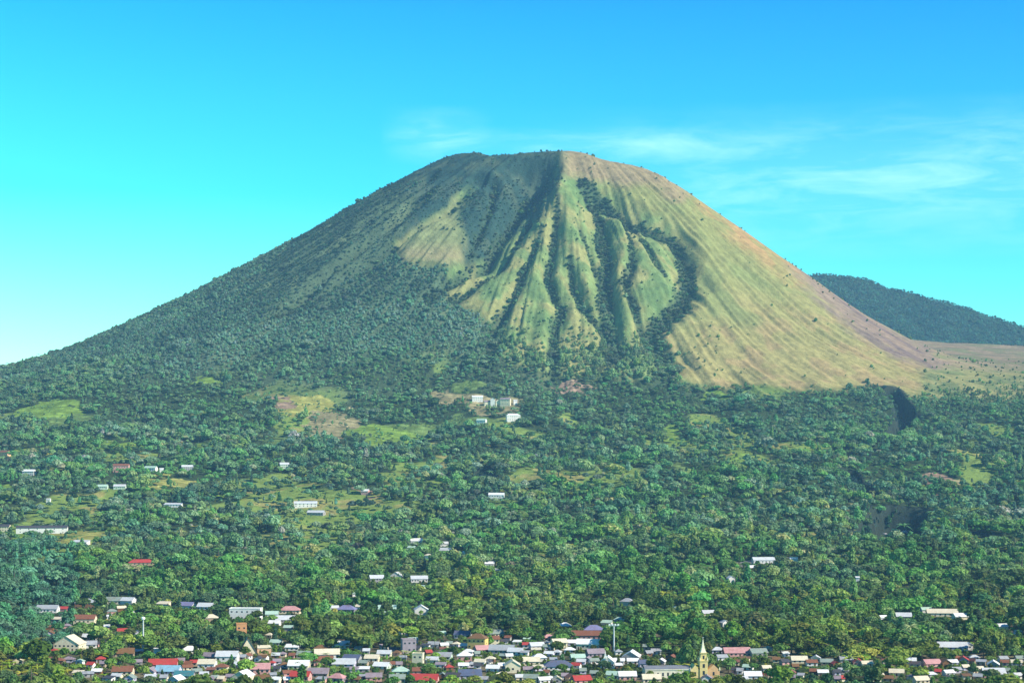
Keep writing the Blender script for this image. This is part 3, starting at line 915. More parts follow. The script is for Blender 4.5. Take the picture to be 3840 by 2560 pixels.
def chapel():
    p = hit(2280, 2506, Hraw, 950.0, 3000.0, 3.0)
    x, y = p[0], p[1] + 4
    z = Hs(x, y)
    k = y / F
    root = empty("chapel", (x, y, z), -.12)
    wh = paint('wall', 'chapel white', (.80, .81, .74))
    X = 26 * k
    v, f = [], []
    box(v, f, -X, X, -2, 9, -3, 22 * k)
    n = len(v)
    v += [(-X, -2, 22 * k), (X, -2, 22 * k), (0, -2, 42 * k), (-X, 9, 22 * k), (X, 9, 22 * k), (0, 9, 42 * k)]
    f += [(n, n + 1, n + 2), (n + 3, n + 5, n + 4)]
    mesh_obj("wall", v, f, wh, parent=root)
    v, f = [], []
    for s_ in (-1, 1):
        q = [(s_ * (X + .5), 9.5, 22 * k), (s_ * (X + .5), -2.5, 22 * k), (s_ * .003, -2.5, 42 * k + .4), (s_ * .003, 9.5, 42 * k + .4)]
        slab(v, f, q if s_ < 0 else q[::-1], .3)
    mesh_obj("roof", v, f, paint('roof', 'white', ROOFS['white']), parent=root)
    v, f = [], []
    box(v, f, -8 * k - 1.3, -8 * k + 1.3, -3.2, -2.02, 0, 38 * k)
    loft(v, f, [ring(-8 * k, -2.6, 1.7, 38 * k + .002), ring(-8 * k, -2.6, .9, 48 * k), ring(-8 * k, -2.6, .05, 68 * k)])
    mesh_obj("spire", v, f, wh, parent=root)
    v, f = [], []
    box(v, f, -8 * k - .6, -8 * k + .6, -3.3, -3.21, 0, 2.3)
    mesh_obj("door", v, f, M_DOOR, parent=root)
    add_window(root, 10 * k, -2, 12 * k, 1.4, 1.6)
    add_window(root, 18 * k, -2, 12 * k, 1.2, 1.6)
    tag(root, "small white chapel with a sharp white spire over its gable", "chapel")
    house_rects.append((2250, 2312, 2440, 2506, y, 9, x, y, z))
    house_recs.append(dict(o=None, px=2280, py=2506, w=60, top=2440, name="the white spired chapel", y=y))
chapel()

def gable_house():
    p = hit(925, 2452, Hraw, 950.0, 3000.0, 3.0)
    x, y = p[0], p[1] + 5
    z = Hs(x, y)
    k = y / F
    root = empty("house", (x, y, z), .22)
    X = 34 * k
    cr = paint('wall', 'cream', WALLS['cream'])
    v, f = [], []
    box(v, f, -X, X, -5, 6, -3, 4 * k)
    n = len(v)
    v += [(-X, -5, 4 * k), (X, -5, 4 * k), (0, -5, 60 * k), (-X, 6, 4 * k), (X, 6, 4 * k), (0, 6, 60 * k)]
    f += [(n, n + 1, n + 2), (n + 3, n + 5, n + 4)]
    mesh_obj("wall", v, f, cr, parent=root)
    v, f = [], []
    for s_ in (-1, 1):
        q = [(s_ * (X + .5), 6.5, 3 * k), (s_ * (X + .5), -5.8, 3 * k), (s_ * .003, -5.8, 60 * k + .5), (s_ * .003, 6.5, 60 * k + .5)]
        slab(v, f, q if s_ < 0 else q[::-1], .35)
    mesh_obj("roof", v, f, paint('roof', 'brown', ROOFS['brown']), parent=root)
    v, f = [], []
    box(v, f, X + .02, X + 52 * k, -4.5, 4, -3, 22 * k)
    mesh_obj("annex", v, f, paint('wall', 'peach', WALLS['peach']), parent=root)
    v, f = [], []
    slab(v, f, [(X + .1, -5, 22 * k + .1), (X + 54 * k, -5, 22 * k + .1), (X + 48 * k, 0, 31 * k), (X + .1, 0, 31 * k)], .25)
    slab(v, f, [(X + 54 * k, 4.5, 22 * k + .1), (X + .1, 4.5, 22 * k + .1), (X + .1, .002, 31 * k), (X + 48 * k, .002, 31 * k)], .25)
    mesh_obj("annex_roof", v, f, paint('roof', 'cream', ROOFS['cream']), parent=root)
    add_window(root, 0, -5, 14 * k, 1.6, 1.6)
    add_window(root, X + 26 * k, -4.5, 11 * k, 1.6, 1.4)
    add_door(root, X + 40 * k, -4.5)
    tag(root, "tall cream A-frame house with steep brown roof and peach annex", "house")
    house_rects.append((890, 1010, 2395, 2452, y, 9, x, y, z))
    house_recs.append(dict(o=None, px=925, py=2452, w=110, top=2392, name="the cream A-frame house", y=y))
gable_house()

def mast(px, py, top, style):
    p = hit(px, py, Hraw, 950.0, 3000.0, 3.0)
    x, y, z = p
    k = y / F
    H = (py - top) * k
    root = empty("lamp_mast", (x, y, z))
    v, f = [], []
    loft(v, f, [ring(0, 0, .75, -1, 8, 0), ring(0, 0, .62, H * .5, 8, 0), ring(0, 0, .45, H - 2.4, 8, 0)])
    mesh_obj("pole", v, f, M_STEEL, parent=root)
    v, f = [], []
    box(v, f, -1.3, 1.3, -1.3, 1.3, -.6, .5)
    mesh_obj("base_plinth", v, f, paint('wall', 'grey', WALLS['grey']), parent=root)
    v, f = [], []
    if style == 0:
        loft(v, f, [ring(0, 0, .6, H - 2.4, 10, 0), ring(0, 0, 1.5, H - 1.9, 10, 0), ring(0, 0, 1.55, H - .6, 10, 0), ring(0, 0, .7, H, 10, 0)])
        mesh_obj("lamp_head", v, f, M_LAMP, parent=root)
    else:
        box(v, f, -4, 4, -.25, .25, H - 2.4, H - 1.9)
        mesh_obj("crossbar", v, f, M_STEEL, parent=root)
        for q in (-3.4, -1.1, 1.1, 3.4):
            v, f = [], []
            box(v, f, q - .7, q + .7, -.6, .3, H - 1.88, H - .7)
            mesh_obj("floodlight", v, f, M_LAMP, parent=root)
    house_rects.append((px - 8, px + 8, top, py, y, 2.5, x, y, z))
    house_recs.append(dict(o=None, px=px, py=py, w=12, top=top, name="the white-headed lamp mast" if style == 0 else "the floodlight mast", y=y))
    return root
tag(mast(537, 2440, 2312, 0), "tall grey lamp mast with a round white head among trees", "lamp mast")
tag(mast(2302, 2442, 2336, 1), "grey floodlight mast with crossbar behind the white spired chapel", "floodlight mast")

def boulder(px, py, wpx, label, seed):
    q = hit(px, py, Hraw, 1200.0, 4500.0, 3.0)
    rb = np.random.default_rng(seed)
    vv, ff = icos(2)
    k = wpx * q[1] / F / 2
    pts = [(p[0] * k * rb.uniform(.85, 1.1), p[1] * k * .8 * rb.uniform(.85, 1.1), p[2] * k * .45 * rb.uniform(.8, 1.15)) for p in vv]
    o = mesh_obj("boulder", pts, ff, paint('rock', 'pale', (.42, .42, .45)))
    o.location = (q[0], q[1], q[2] + .05 * k)
    o.rotation_euler = (0, 0, rb.uniform(0, 3))
    tag(o, label, "boulder", "pale boulders in the dark hollow")
boulder(3352, 2010, 40, "largest pale boulder at the front edge of the dark hollow in the forest", 1)
boulder(3392, 2000, 30, "pale boulder right of the largest one in the dark hollow", 2)
boulder(3318, 2022, 22, "smallest pale boulder at the left end of the dark hollow", 3)

# small houses crowding the lanes in the dense quarter
cw, cr_ = ['white','white','cream','cream','tan','grey','grey','lavender','brown','pink'], ['silver','grey','rust','rust','brown','mauve','dark','green grey','cream','white','grey','red']
n_f = 0
for _ in range(4000):
    zone = FILL.random()
    px = FILL.uniform(1060, 2460) if zone < .34 else FILL.uniform(560, 1060) if zone < .56 else FILL.uniform(1350, 2250) if zone < .76 else FILL.uniform(180, 700) if zone < .85 else FILL.uniform(2450, 3830)
    lo = 2400 + (60 * abs(px - 1900) / 900 if px < 2460 else 75)
    if px < 560:
        lo = 2290
    py = FILL.uniform(lo, 2562)
    wq, hq = FILL.uniform(20, 42), FILL.uniform(9, 15)
    if not rect_free(px, py, wq * .8, hq + 5):
        continue
    random.seed(int(px * 7 + py))
    place(px, py, wq, cw[FILL.integers(len(cw))], cr_[FILL.integers(len(cr_))], ['gx','gx','gx','hip','gy','shed'][FILL.integers(6)], hq)
    n_f += 1
    if n_f >= 175:
        break

# ------------------------------------------------------------------ trees
def foliage_material():
    m = bpy.data.materials.new("foliage")
    m.use_nodes = True
    t = m.node_tree
    t.nodes.clear()
    out = nd(t, "ShaderNodeOutputMaterial")
    a = nd(t, "ShaderNodeAttribute", attribute_name="tint")
    a.attribute_type = 'INSTANCER'
    n = world_noise(t, .55, 3, .6)
    r = nd(t, "ShaderNodeMapRange")
    r.inputs[1].default_value, r.inputs[2].default_value, r.inputs[3].default_value, r.inputs[4].default_value = .3, .7, .6, 1.45
    t.links.new(n, r.inputs[0])
    c = mixc(t, 'MULTIPLY', 1.0, a.outputs[0], r.outputs[0])
    df = nd(t, "ShaderNodeBsdfDiffuse")
    tr = nd(t, "ShaderNodeBsdfTranslucent")
    t.links.new(c, df.inputs[0])
    t.links.new(mixc(t, 'MULTIPLY', 1.0, c, (1.15, 1.1, .6)), tr.inputs[0])
    mx = nd(t, "ShaderNodeMixShader")
    mx.inputs[0].default_value = .30
    t.links.new(df.outputs[0], mx.inputs[1])
    t.links.new(tr.outputs[0], mx.inputs[2])
    t.links.new(mx.outputs[0], out.inputs[0])
    return m
M_LEAF = foliage_material()
M_BARK, _t, _b = principled("bark", .95, .1)
_r = ramp(_t, [(.3, (.06, .045, .03)), (.7, (.16, .13, .10))])
_t.links.new(world_noise(_t, 1.5, 4, .6, (1, 1, .2)), _r.inputs[0])
_t.links.new(_r.outputs[0], _b.inputs['Base Color'])

def crown_mesh(name, lobes, nleaf, size, rng, core=.72):
    v, f = [], []
    iv, jf = icos(1)
    for cx, cy_, cz, rx, ry, rz in lobes:
        n = len(v)
        for p in iv:
            k = core * rng.uniform(.8, 1.12)
            v.append((cx + p[0] * rx * k, cy_ + p[1] * ry * k, cz + p[2] * rz * k))
        f += [(a + n, b + n, c + n) for a, b, c in jf]
    area = np.array([l[3] * l[5] for l in lobes]); area /= area.sum()
    for _ in range(nleaf):
        l = lobes[rng.choice(len(lobes), p=area)]
        d = rng.normal(size=3); d /= np.linalg.norm(d)
        if d[2] < -.35:
            d[2] *= -1
        rad = rng.uniform(.74, 1.10)
        c = np.array(l[:3]) + d * np.array(l[3:]) * rad
        nn = d * .9 + rng.normal(size=3) * .55
        nn[2] += .25
        nn /= np.linalg.norm(nn)
        a = np.cross(nn, rng.normal(size=3)); a /= np.linalg.norm(a)
        b = np.cross(nn, a)
        sz = size * rng.uniform(.6, 1.35)
        a, b = a * sz * .5, b * sz * .5 * rng.uniform(.6, 1)
        k = len(v)
        bend = nn * sz * .16
        v += [tuple(c - a - b * .5), tuple(c - b + bend * .3), tuple(c + a - b * .4), tuple(c + a * .6 + b), tuple(c - a * .5 + b * .9 - bend)]
        f += [(k, k + 1, k + 2, k + 3, k + 4)]
    me = bpy.data.meshes.new(name)
    me.from_pydata([tuple(map(float, p)) for p in v], [], f)
    me.materials.append(M_LEAF)
    return me

def frond_mesh(name, rng, n, length, width, z0, droop):
    v, f = [], []
    for i in range(n):
        a = 2 * math.pi * i / n + rng.uniform(-.25, .25)
        up = rng.uniform(.25, 1.25)
        L = length * rng.uniform(.75, 1.1)
        d = np.array([math.cos(a), math.sin(a), 0]); sd = np.array([-math.sin(a), math.cos(a), 0])
        k = len(v)
        for j in range(7):
            t = j / 6
            p = d * L * t * math.cos(up * .7) + np.array([0, 0, z0 + L * (t * math.sin(up) - droop * t * t)])
            w_ = width * (math.sin(math.pi * min(1, .12 + t * .95)) * .5 + .02)
            v += [tuple(p - sd * w_ + np.array([0, 0, -w_ * .45])), tuple(p), tuple(p + sd * w_ + np.array([0, 0, -w_ * .45]))]
        for j in range(6):
            b = k + 3 * j
            f += [(b, b + 1, b + 4, b + 3), (b + 1, b + 2, b + 5, b + 4)]
    me = bpy.data.meshes.new(name)
    me.from_pydata([tuple(map(float, p)) for p in v], [], f)
    me.materials.append(M_LEAF)
    return me

def trunk_mesh(name, h, r, rng, limbs=3):
    v, f = [], []
    bx, by = rng.uniform(-.3, .3), rng.uniform(-.3, .3)
    loft(v, f, [ring(0, 0, r * 1.5, -.6, 7, 0), ring(bx * .2, by * .2, r, h * .25, 7, 0), ring(bx, by, r * .75, h * .65, 7, 0), ring(bx, by, r * .3, h, 7, 0)])
    for i in range(limbs):
        a = 2 * math.pi * i / max(1, limbs) + rng.uniform(-.4, .4)
        z0 = h * rng.uniform(.55, .75); L = h * .38
        loft(v, f, [ring(bx, by, r * .42, z0, 5, 0), ring(bx + math.cos(a) * L * .5, by + math.sin(a) * L * .5, r * .3, z0 + L * .4, 5, 0), ring(bx + math.cos(a) * L, by + math.sin(a) * L, r * .12, z0 + L * .8, 5, 0)])
    me = bpy.data.meshes.new(name)
    me.from_pydata(v, [], f)
    me.materials.append(M_BARK)
    return me

def lobed(rng, n, cz, R, rz, spread):
    L = [(0, 0, cz, R * .8, R * .8, rz * .9)]
    for i in range(n):
        a = 2 * math.pi * i / n + rng.uniform(-.4, .4)
        L.append((math.cos(a) * spread, math.sin(a) * spread, cz + rng.uniform(-.9, .9), R * rng.uniform(.45, .62), R * rng.uniform(.45, .62), rz * rng.uniform(.5, .7)))
    L.append((rng.uniform(-.8, .8), rng.uniform(-.8, .8), cz + rz * .6, R * .5, R * .5, rz * .55))
    return L

rg = np.random.default_rng(3)
# every kind about 10 m tall at scale 1
KINDS = []
KINDS.append(("broadleaf_tree", crown_mesh("crown", lobed(rg, 5, 6.3, 3.9, 3.2, 2.1), 300, 1.35, rg), trunk_mesh("trunk", 6.5, .28, rg)))
KINDS.append(("broadleaf_tree", crown_mesh("crown", lobed(rg, 6, 5.9, 4.4, 2.9, 2.7), 330, 1.35, rg), trunk_mesh("trunk", 6.2, .30, rg)))
KINDS.append(("slender_tree", crown_mesh("crown", [(0,0,4.6,1.9,1.9,2.4),(.3,.2,6.6,1.7,1.6,2.4),(-.2,.1,8.6,1.1,1.1,1.7),(.5,-.6,5.6,1.3,1.3,1.6)], 230, 1.1, rg), trunk_mesh("trunk", 8.0, .22, rg, 2)))
KINDS.append(("banana_plant", frond_mesh("crown", rg, 12, 4.6, .85, 3.6, .62), trunk_mesh("trunk", 4.0, .28, rg, 0)))
KINDS.append(("conifer_tree", crown_mesh("crown", [(0,0,2.6,2.1,2.1,1.3),(0,0,4.4,1.8,1.8,1.3),(0,0,6.2,1.4,1.4,1.3),(0,0,7.9,1.0,1.0,1.2),(0,0,9.4,.5,.5,1.1)], 260, 1.0, rg), trunk_mesh("trunk", 8.5, .24, rg, 0)))
KINDS.append(("palm_tree", frond_mesh("crown", rg, 15, 3.9, .48, 8.2, .75), trunk_mesh("trunk", 8.5, .2, rg, 0)))
KINDS.append(("bush", crown_mesh("crown", lobed(rg, 4, 3.6, 4.4, 3.6, 2.4), 210, 1.7, rg, .8), trunk_mesh("trunk", 3.5, .3, rg, 2)))

PTS = []   # x, y, height, kind, tint
def grid(y0, y1, sp, rng, half=.385):
    out = []
    for y in np.arange(y0, y1, sp * .88):
        n = int(2 * half * y / sp)
        x = (np.arange(n) - n / 2) * sp + rng.uniform(-.48, .48, n) * sp
        out.append(np.stack([x, y + rng.uniform(-.45, .45, n) * sp], 1))
    return np.concatenate(out)

rs_ = np.random.default_rng(21)
A = np.concatenate([grid(955, 1500, 7.0, rs_), grid(1500, 2500, 9.4, rs_), grid(2500, 3300, 10.4, rs_), grid(3300, 3950, 9.6, rs_), grid(3950, 5060, 6.6, rs_, .36), grid(6350, 7640, 12.0, rs_, .44)])
x, y = A[:, 0], A[:, 1]
keep = (y < 6000) | ((x > 900) & (x < 3300))
x, y = x[keep], y[keep]
z = Hraw(x, y)
px, py = project(x, y, z)
qx, qy = px / S, py / S
wx, wy = warp(qx, qy, x, y, 12)
wood = inpoly(wx, wy, Z_WOOD)
rcone = np.hypot(x - AX, y - AY)
dens = np.zeros(len(x))
dens[wood] = .88
up = wood & (qy < 880) & (y > 3800)
dens[up] = .80
shade = inpoly(wx, wy, Z_SHADEPAINT) & ~wood
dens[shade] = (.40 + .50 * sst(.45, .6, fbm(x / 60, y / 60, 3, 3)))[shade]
dens[(qy < 415) & (y > 4000) & (y < 5300)] *= .12
dens[(qy < 470) & (qx > 1290) & (y > 4000) & (y < 5300) & (x > AX)] *= .3
dens[inpoly(wx, wy, Z_PATCH)] = .05
rest = ~wood & ~shade & (y > 3600) & (y < 5200)
right = inpoly(wx, wy, Z_RIGHT)
dens[rest & ~right] = .035
low = rest & ~right & (qx < 1560) & (qx > 1000)
dens[low] = (.045 + .72 * sst(725, 885, qy + 60 * (fbm(x / 50, y / 50, 8, 2) - .5)))[low]
dens[rest & right] = .004
dens[rest & right & (qx < 1660) & (qy > 730)] = .04
dens[rest & right & (qy < 470)] = .012
sc_ = inpoly(wx, wy, Z_SCRUB)
dens[sc_] = (.02 + .75 * sst(872, 935, qy + 70 * (fbm(x / 60, y / 60, 2, 3) - .5)))[sc_]
dens[inpoly(wx, wy, Z_MAUVE)] = .01
plat = inpoly(wx, wy, Z_PLAT)
dens[plat] = .012
vg = np.zeros(len(x))
cm_ = (rcone < 1300) & (y < 5200) & (y > 3600)
vg[cm_] = veg_gully(x[cm_], y[cm_])
dens = np.maximum(dens, vg * .97)
dens[(y > 6300)] = .9
fi = field_at(*warp(qx, qy, x, y, 26))
infield = (fi >= 0) & (y < 5000)
op_ = open_land(x, y)
dens = dens * (1 - .72 * op_)
foot = wood & (y < 3900)
dens[foot] *= np.where(vn(x / 24.0 + 7, y / 30.0, 10) < .24, .30, 1.0)[foot]
dens[infield] = .06 + .5 * (vn(x / 26, y / 26, 4) > .68)[infield]
# thin the quarter with many roofs
dens *= np.where(y < 1330, .93, 1)
for q, wd, dp in _rx:
    d_, t_ = pl_dist(x, y, q)
    dens = np.where(d_ < wd * 1.1, dens * .85, dens)
skyl = (y > 4985) & (y < 5200)
dens[skyl & (qy < 620)] = 0
k = rs_.random(len(x)) < dens
x, y, z, px, py, qx, qy, vg, fi, up, wood = [a[k] for a in (x, y, z, px, py, qx, qy, vg, fi, up, wood)]
N = len(x)
fi = np.where(y < 5000, fi, -1)
pn = fbm(x / 120.0, y / 120.0, 5, 3)
pn2 = fbm(x / 45.0, y / 45.0, 9, 2)
h = np.minimum(rs_.lognormal(math.log(8.8), .36, N), 19)
h = np.where(y < 1700, h * 1.0, h)
kind = rs_.choice([0, 1, 2, 4, 5, 3], N, p=[.31, .27, .18, .07, .12, .05])
h *= (.42 + 1.12 * fbm(x / 30.0, y / 34.0, 6, 2)) * (1 + .22 * sst(1400, 2000, y) * (y < 3600))
h = np.where(kind == 5, h * 1.15, h)
sm_ = slope_mix(x, y, qy)
cone = (y > 3300) & (y < 5200) & (rs_.random(N) < sm_)
h = np.where(cone, rs_.lognormal(math.log(5.6), .3, N), h)
shd = (y > 3700) & (y < 5200) & inpoly(qx, qy, Z_SHADEPAINT) & (vg < .25)
kind = np.where(cone, rs_.choice([6, 0, 1], N, p=[.6, .2, .2]), kind)
lone = (y > 3700) & (y < 5200) & ~wood & (vg < .25)
h = np.where(lone, rs_.lognormal(math.log(4.2), .35, N) * (1 + 1.1 * sst(725, 860, qy + 50 * (pn2 - .5)) * (qx < 1570)), h)
kind = np.where(lone, 6, kind)
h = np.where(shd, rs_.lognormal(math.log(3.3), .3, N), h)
h = np.where(y > 6000, rs_.lognormal(math.log(8.5), .2, N), h)
kind = np.where(y > 6000, rs_.choice([0, 1, 6], N), kind)
h = np.where(fi >= 0, h * .55, h)
# banana groves
for cx_, cy__, rx_, ry_ in ((25, 1540, 75, 40), (222, 1505, 26, 22), (1985, 1490, 62, 22), (1830, 1535, 90, 18), (150, 1560, 90, 12), (1830, 1380, 30, 14), (1595, 1548, 40, 12), (1655, 1560, 30, 10)):
    g = (((qx - cx_) / rx_) ** 2 + ((qy - cy__) / ry_) ** 2 < 1) & (rs_.random(N) < .75)
    kind = np.where(g, 3, kind)
    pn2 = np.where(g, .85, pn2)
# colours of the foliage
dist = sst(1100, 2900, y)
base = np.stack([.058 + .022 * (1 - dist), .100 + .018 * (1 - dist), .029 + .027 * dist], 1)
ylw = np.array([.115, .165, .028]); teal = np.array([.030, .082, .050]); grn = np.array([.055, .135, .035])
def mixto(c, m):
    global base
    m = np.clip(m, 0, 1)[:, None]
    base = base * (1 - m) + c * m
mixto(teal, sst(.44, .30, pn) * .8 if False else (1 - sst(.33, .46, pn)) * .5)
mixto(ylw, sst(.56, .72, pn2) * (.8 - .35 * dist))
mixto(grn, sst(.52, .66, pn) * .75)
mixto(np.array([.16, .20, .022]), (kind == 3) * .8)
mixto(np.array([.022, .050, .030]), (kind == 4) * .7)
mixto(np.array([.040, .105, .068]), ((qx < 168) & (qy > 1250) & (qy < 1500)) * .75)
mixto(np.array([.074, .128, .086]), wood * sm_ * .95)
mixto(np.array([.070, .118, .055]), sst(2900, 3900, y) * (1 - sm_) * (y < 5200) * .6)
mixto(np.array([.054, .086, .046]), (vg > .25) * .85)
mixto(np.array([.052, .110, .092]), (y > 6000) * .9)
mixto(np.array([.085, .125, .052]), lone * .9)
mixto(np.array([.036, .074, .054]), shd * .95)  # bushes on the upper-left facet tinted darker to carry its shade
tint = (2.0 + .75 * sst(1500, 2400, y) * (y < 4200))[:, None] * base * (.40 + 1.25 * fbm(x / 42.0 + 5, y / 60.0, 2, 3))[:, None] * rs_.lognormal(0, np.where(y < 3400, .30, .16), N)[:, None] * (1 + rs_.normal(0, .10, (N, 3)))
# ravine trees tinted dark and bluish, painting in the shade of the hollows
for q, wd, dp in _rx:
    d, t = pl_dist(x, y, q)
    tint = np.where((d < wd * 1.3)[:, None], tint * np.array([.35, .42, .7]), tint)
tint = np.clip(tint, .008, .45)

# nothing grows through a house, and what grows in front of one stays low enough to leave it showing
alive = np.ones(N, bool)
for r in house_rects:
    m = alive & (np.abs(y - r[7]) < r[5] + 3.0) & (np.abs(x - r[6]) < r[5] + 3.0)
    alive[m & (np.hypot(x - r[6], y - r[7]) < r[5] + 2.2)] = False
    halfw = 3.2 * F / y
    m = alive & (y < r[7]) & (y > r[7] - (280 if r[4] < 1700 else 150)) & (px + halfw > r[0]) & (px - halfw < r[1])
    if not m.any():
        continue
    m &= rs_.random(N) > (.12 if r[4] < 1420 else .03)
    if not m.any():
        continue
    allow = r[3] - (r[3] - r[2]) * rs_.choice([.05, .15, .3, .55], m.sum(), p=[.4, .3, .2, .1] if r[4] < 1900 else [.2, .25, .3, .25])
    zmax = EYE + (HY - allow) * y[m] / F
    hm = zmax - z[m]
    h[m] = np.minimum(h[m], hm)
    alive[np.nonzero(m)[0][h[m] < 1.2]] = False
x, y, z, px, py, qx, qy, h, kind, tint, vg = [a[alive] for a in (x, y, z, px, py, qx, qy, h, kind, tint, vg)]
kind = np.where(h < 3.6, np.where(kind == 3, 3, 6), kind)
N = len(x)
scale = h / 10.0
wide = scale * np.clip(rs_.normal(1.08, .2, N), .7, 1.6)
wide = np.where(vg > .25, wide * 1.35, wide)
wide = np.where(shd[alive] if len(shd) != N else shd, wide * 1.3, wide)
wide = np.where((h < 4) & (y < 3800), np.maximum(wide, .38), wide)
zscale = np.where(kind == 6, scale * 1.45, scale)
rotz = rs_.uniform(0, 6.283, N)
sink = np.where(y > 3800, .3, .15)

# the trees that show largest: each a thing of its own
order = np.argsort(y)
hor = np.full(1024, 683.0)
vis = np.zeros(N)
hb = sorted(house_rects, key=lambda r: r[4]); hi_ = 0
for i in order:
    if y[i] > 2200:
        break
    while hi_ < len(hb) and hb[hi_][4] < y[i]:
        r = hb[hi_]; a, b = int(max(0, r[0] * .2667)), int(min(1024, r[1] * .2667) + 1)
        if b > a:
            hor[a:b] = np.minimum(hor[a:b], r[2] * .2667)
        hi_ += 1
    hw = {3: .42, 2: .2, 4: .2, 5: .3}.get(int(kind[i]), .4) * wide[i] * 10 * F / y[i] * .2667
    c = px[i] * .2667
    a, b = int(max(0, c - hw)), int(min(1024, c + hw + 1))
    if b <= a:
        continue
    top = (HY - F * (z[i] + h[i] * .95 - EYE) / y[i]) * .2667
    seg = hor[a:b]
    ex = np.clip(seg - top, 0, h[i] * F / y[i] * .2667)
    vis[i] = ex.sum()
    hor[a:b] = np.minimum(seg, top + .12 * (seg - top))
pick = np.argsort(-vis)[:300]
solo = np.zeros(N, bool)
solo[pick] = True

CROWN0, SOLO = {}, []
def place_tree(i):
    kn, cme, tme = KINDS[int(kind[i])]
    r = empty(kn, (x[i], y[i], z[i] - sink[i]), rotz[i])
    r.scale = (wide[i], wide[i], zscale[i])
    t_ = bpy.data.objects.new("trunk", tme)
    t_.parent = r
    COL.objects.link(t_)
    c = bpy.data.objects.new("crown", cme)
    c.parent = r
    c["tint"] = [float(tint[i, 0]), float(tint[i, 1]), float(tint[i, 2]), 1.0]
    COL.objects.link(c)
    CROWN0.setdefault(int(kind[i]), c)
    SOLO.append((r, i))
for i in pick:
    place_tree(int(i))
for k_ in range(7):      # the forest below borrows each kind's crown from one standing tree
    if k_ not in CROWN0:
        c_ = np.nonzero((kind == k_) & (y < 2200) & (vis > 0))[0]
        j = int(c_[np.argmax(vis[c_])])
        place_tree(j)
        solo[j] = True

def scatter(name, sel, label, cat):
    me = bpy.data.meshes.new(name)
    n = int(sel.sum())
    me.vertices.add(n)
    me.vertices.foreach_set("co", np.stack([x[sel], y[sel], z[sel] - sink[sel]], 1).astype(np.float32).ravel())
    def at(nm, ty, data):
        a = me.attributes.new(nm, ty, 'POINT')
        a.data.foreach_set({'FLOAT': 'value', 'INT': 'value', 'FLOAT_VECTOR': 'vector', 'FLOAT_COLOR': 'color'}[ty], data)
    at("size", 'FLOAT_VECTOR', np.stack([wide[sel], wide[sel], zscale[sel]], 1).astype(np.float32).ravel())
    at("turn", 'FLOAT_VECTOR', np.stack([np.zeros(n), np.zeros(n), rotz[sel]], 1).astype(np.float32).ravel())
    at("sort", 'INT', kind[sel].astype(np.int32))
    at("tint", 'FLOAT_COLOR', np.concatenate([tint[sel], np.ones((n, 1))], 1).astype(np.float32).ravel())
    o = bpy.data.objects.new(name, me)
    COL.objects.link(o)
    ng = bpy.data.node_groups.new(name, 'GeometryNodeTree')
    ng.interface.new_socket("Geometry", in_out='INPUT', socket_type='NodeSocketGeometry')
    ng.interface.new_socket("Geometry", in_out='OUTPUT', socket_type='NodeSocketGeometry')
    gi, go = ng.nodes.new("NodeGroupInput"), ng.nodes.new("NodeGroupOutput")
    jn = ng.nodes.new("GeometryNodeJoinGeometry")
    def named(nm, ty):
        a = ng.nodes.new("GeometryNodeInputNamedAttribute")
        a.data_type = ty
        a.inputs[0].default_value = nm
        return next(q for q in a.outputs if q.enabled and q.name == 'Attribute')
    sz, tn, so_ = named("size", 'FLOAT_VECTOR'), named("turn", 'FLOAT_VECTOR'), named("sort", 'INT')
    for k_ in sorted(set(kind[sel].tolist())):
        oi = ng.nodes.new("GeometryNodeObjectInfo")
        oi.transform_space = 'ORIGINAL'
        oi.inputs['Object'].default_value = CROWN0[k_]
        cp = ng.nodes.new("FunctionNodeCompare")
        cp.data_type = 'INT'; cp.operation = 'EQUAL'
        ins = [q for q in cp.inputs if q.enabled and q.type == 'INT']
        ng.links.new(so_, ins[0]); ins[1].default_value = int(k_)
        ip = ng.nodes.new("GeometryNodeInstanceOnPoints")
        ng.links.new(gi.outputs[0], ip.inputs['Points'])
        ng.links.new(cp.outputs[0], ip.inputs['Selection'])
        ng.links.new(oi.outputs['Geometry'], ip.inputs['Instance'])
        ng.links.new(tn, ip.inputs['Rotation'])
        ng.links.new(sz, ip.inputs['Scale'])
        ng.links.new(ip.outputs[0], jn.inputs[0])
    ng.links.new(jn.outputs[0], go.inputs[0])
    md = o.modifiers.new("scatter", 'NODES')
    md.node_group = ng
    tag(o, label, cat, kind="stuff")
    return o
far_cone = (y > 3800) & (y < 5200) & (qy < 870)
hill_ = y > 6000
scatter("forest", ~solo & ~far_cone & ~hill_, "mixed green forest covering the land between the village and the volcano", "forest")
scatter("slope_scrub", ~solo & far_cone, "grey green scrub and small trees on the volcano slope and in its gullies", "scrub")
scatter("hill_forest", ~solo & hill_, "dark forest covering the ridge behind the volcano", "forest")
print("TREES", N, "solo", int(solo.sum()))

# ------------------------------------------------------------------ air
def haze():
    v, f = [], []
    box(v, f, -4600, 4600, -300, 9000, -120, 1420)
    m = bpy.data.materials.new("haze")
    m.use_nodes = True
    t = m.node_tree
    t.nodes.clear()
    o_ = nd(t, "ShaderNodeOutputMaterial")
    pv = nd(t, "ShaderNodeVolumePrincipled")
    pv.inputs['Color'].default_value = HAZE_COL
    pv.inputs['Density'].default_value = HAZE_DEN
    pv.inputs['Anisotropy'].default_value = 0.0
    t.links.new(pv.outputs[0], o_.inputs['Volume'])
    o = mesh_obj("haze", v, f, m)
    tag(o, "thin blue morning haze filling the air before the volcano", "haze", kind="stuff")
haze()

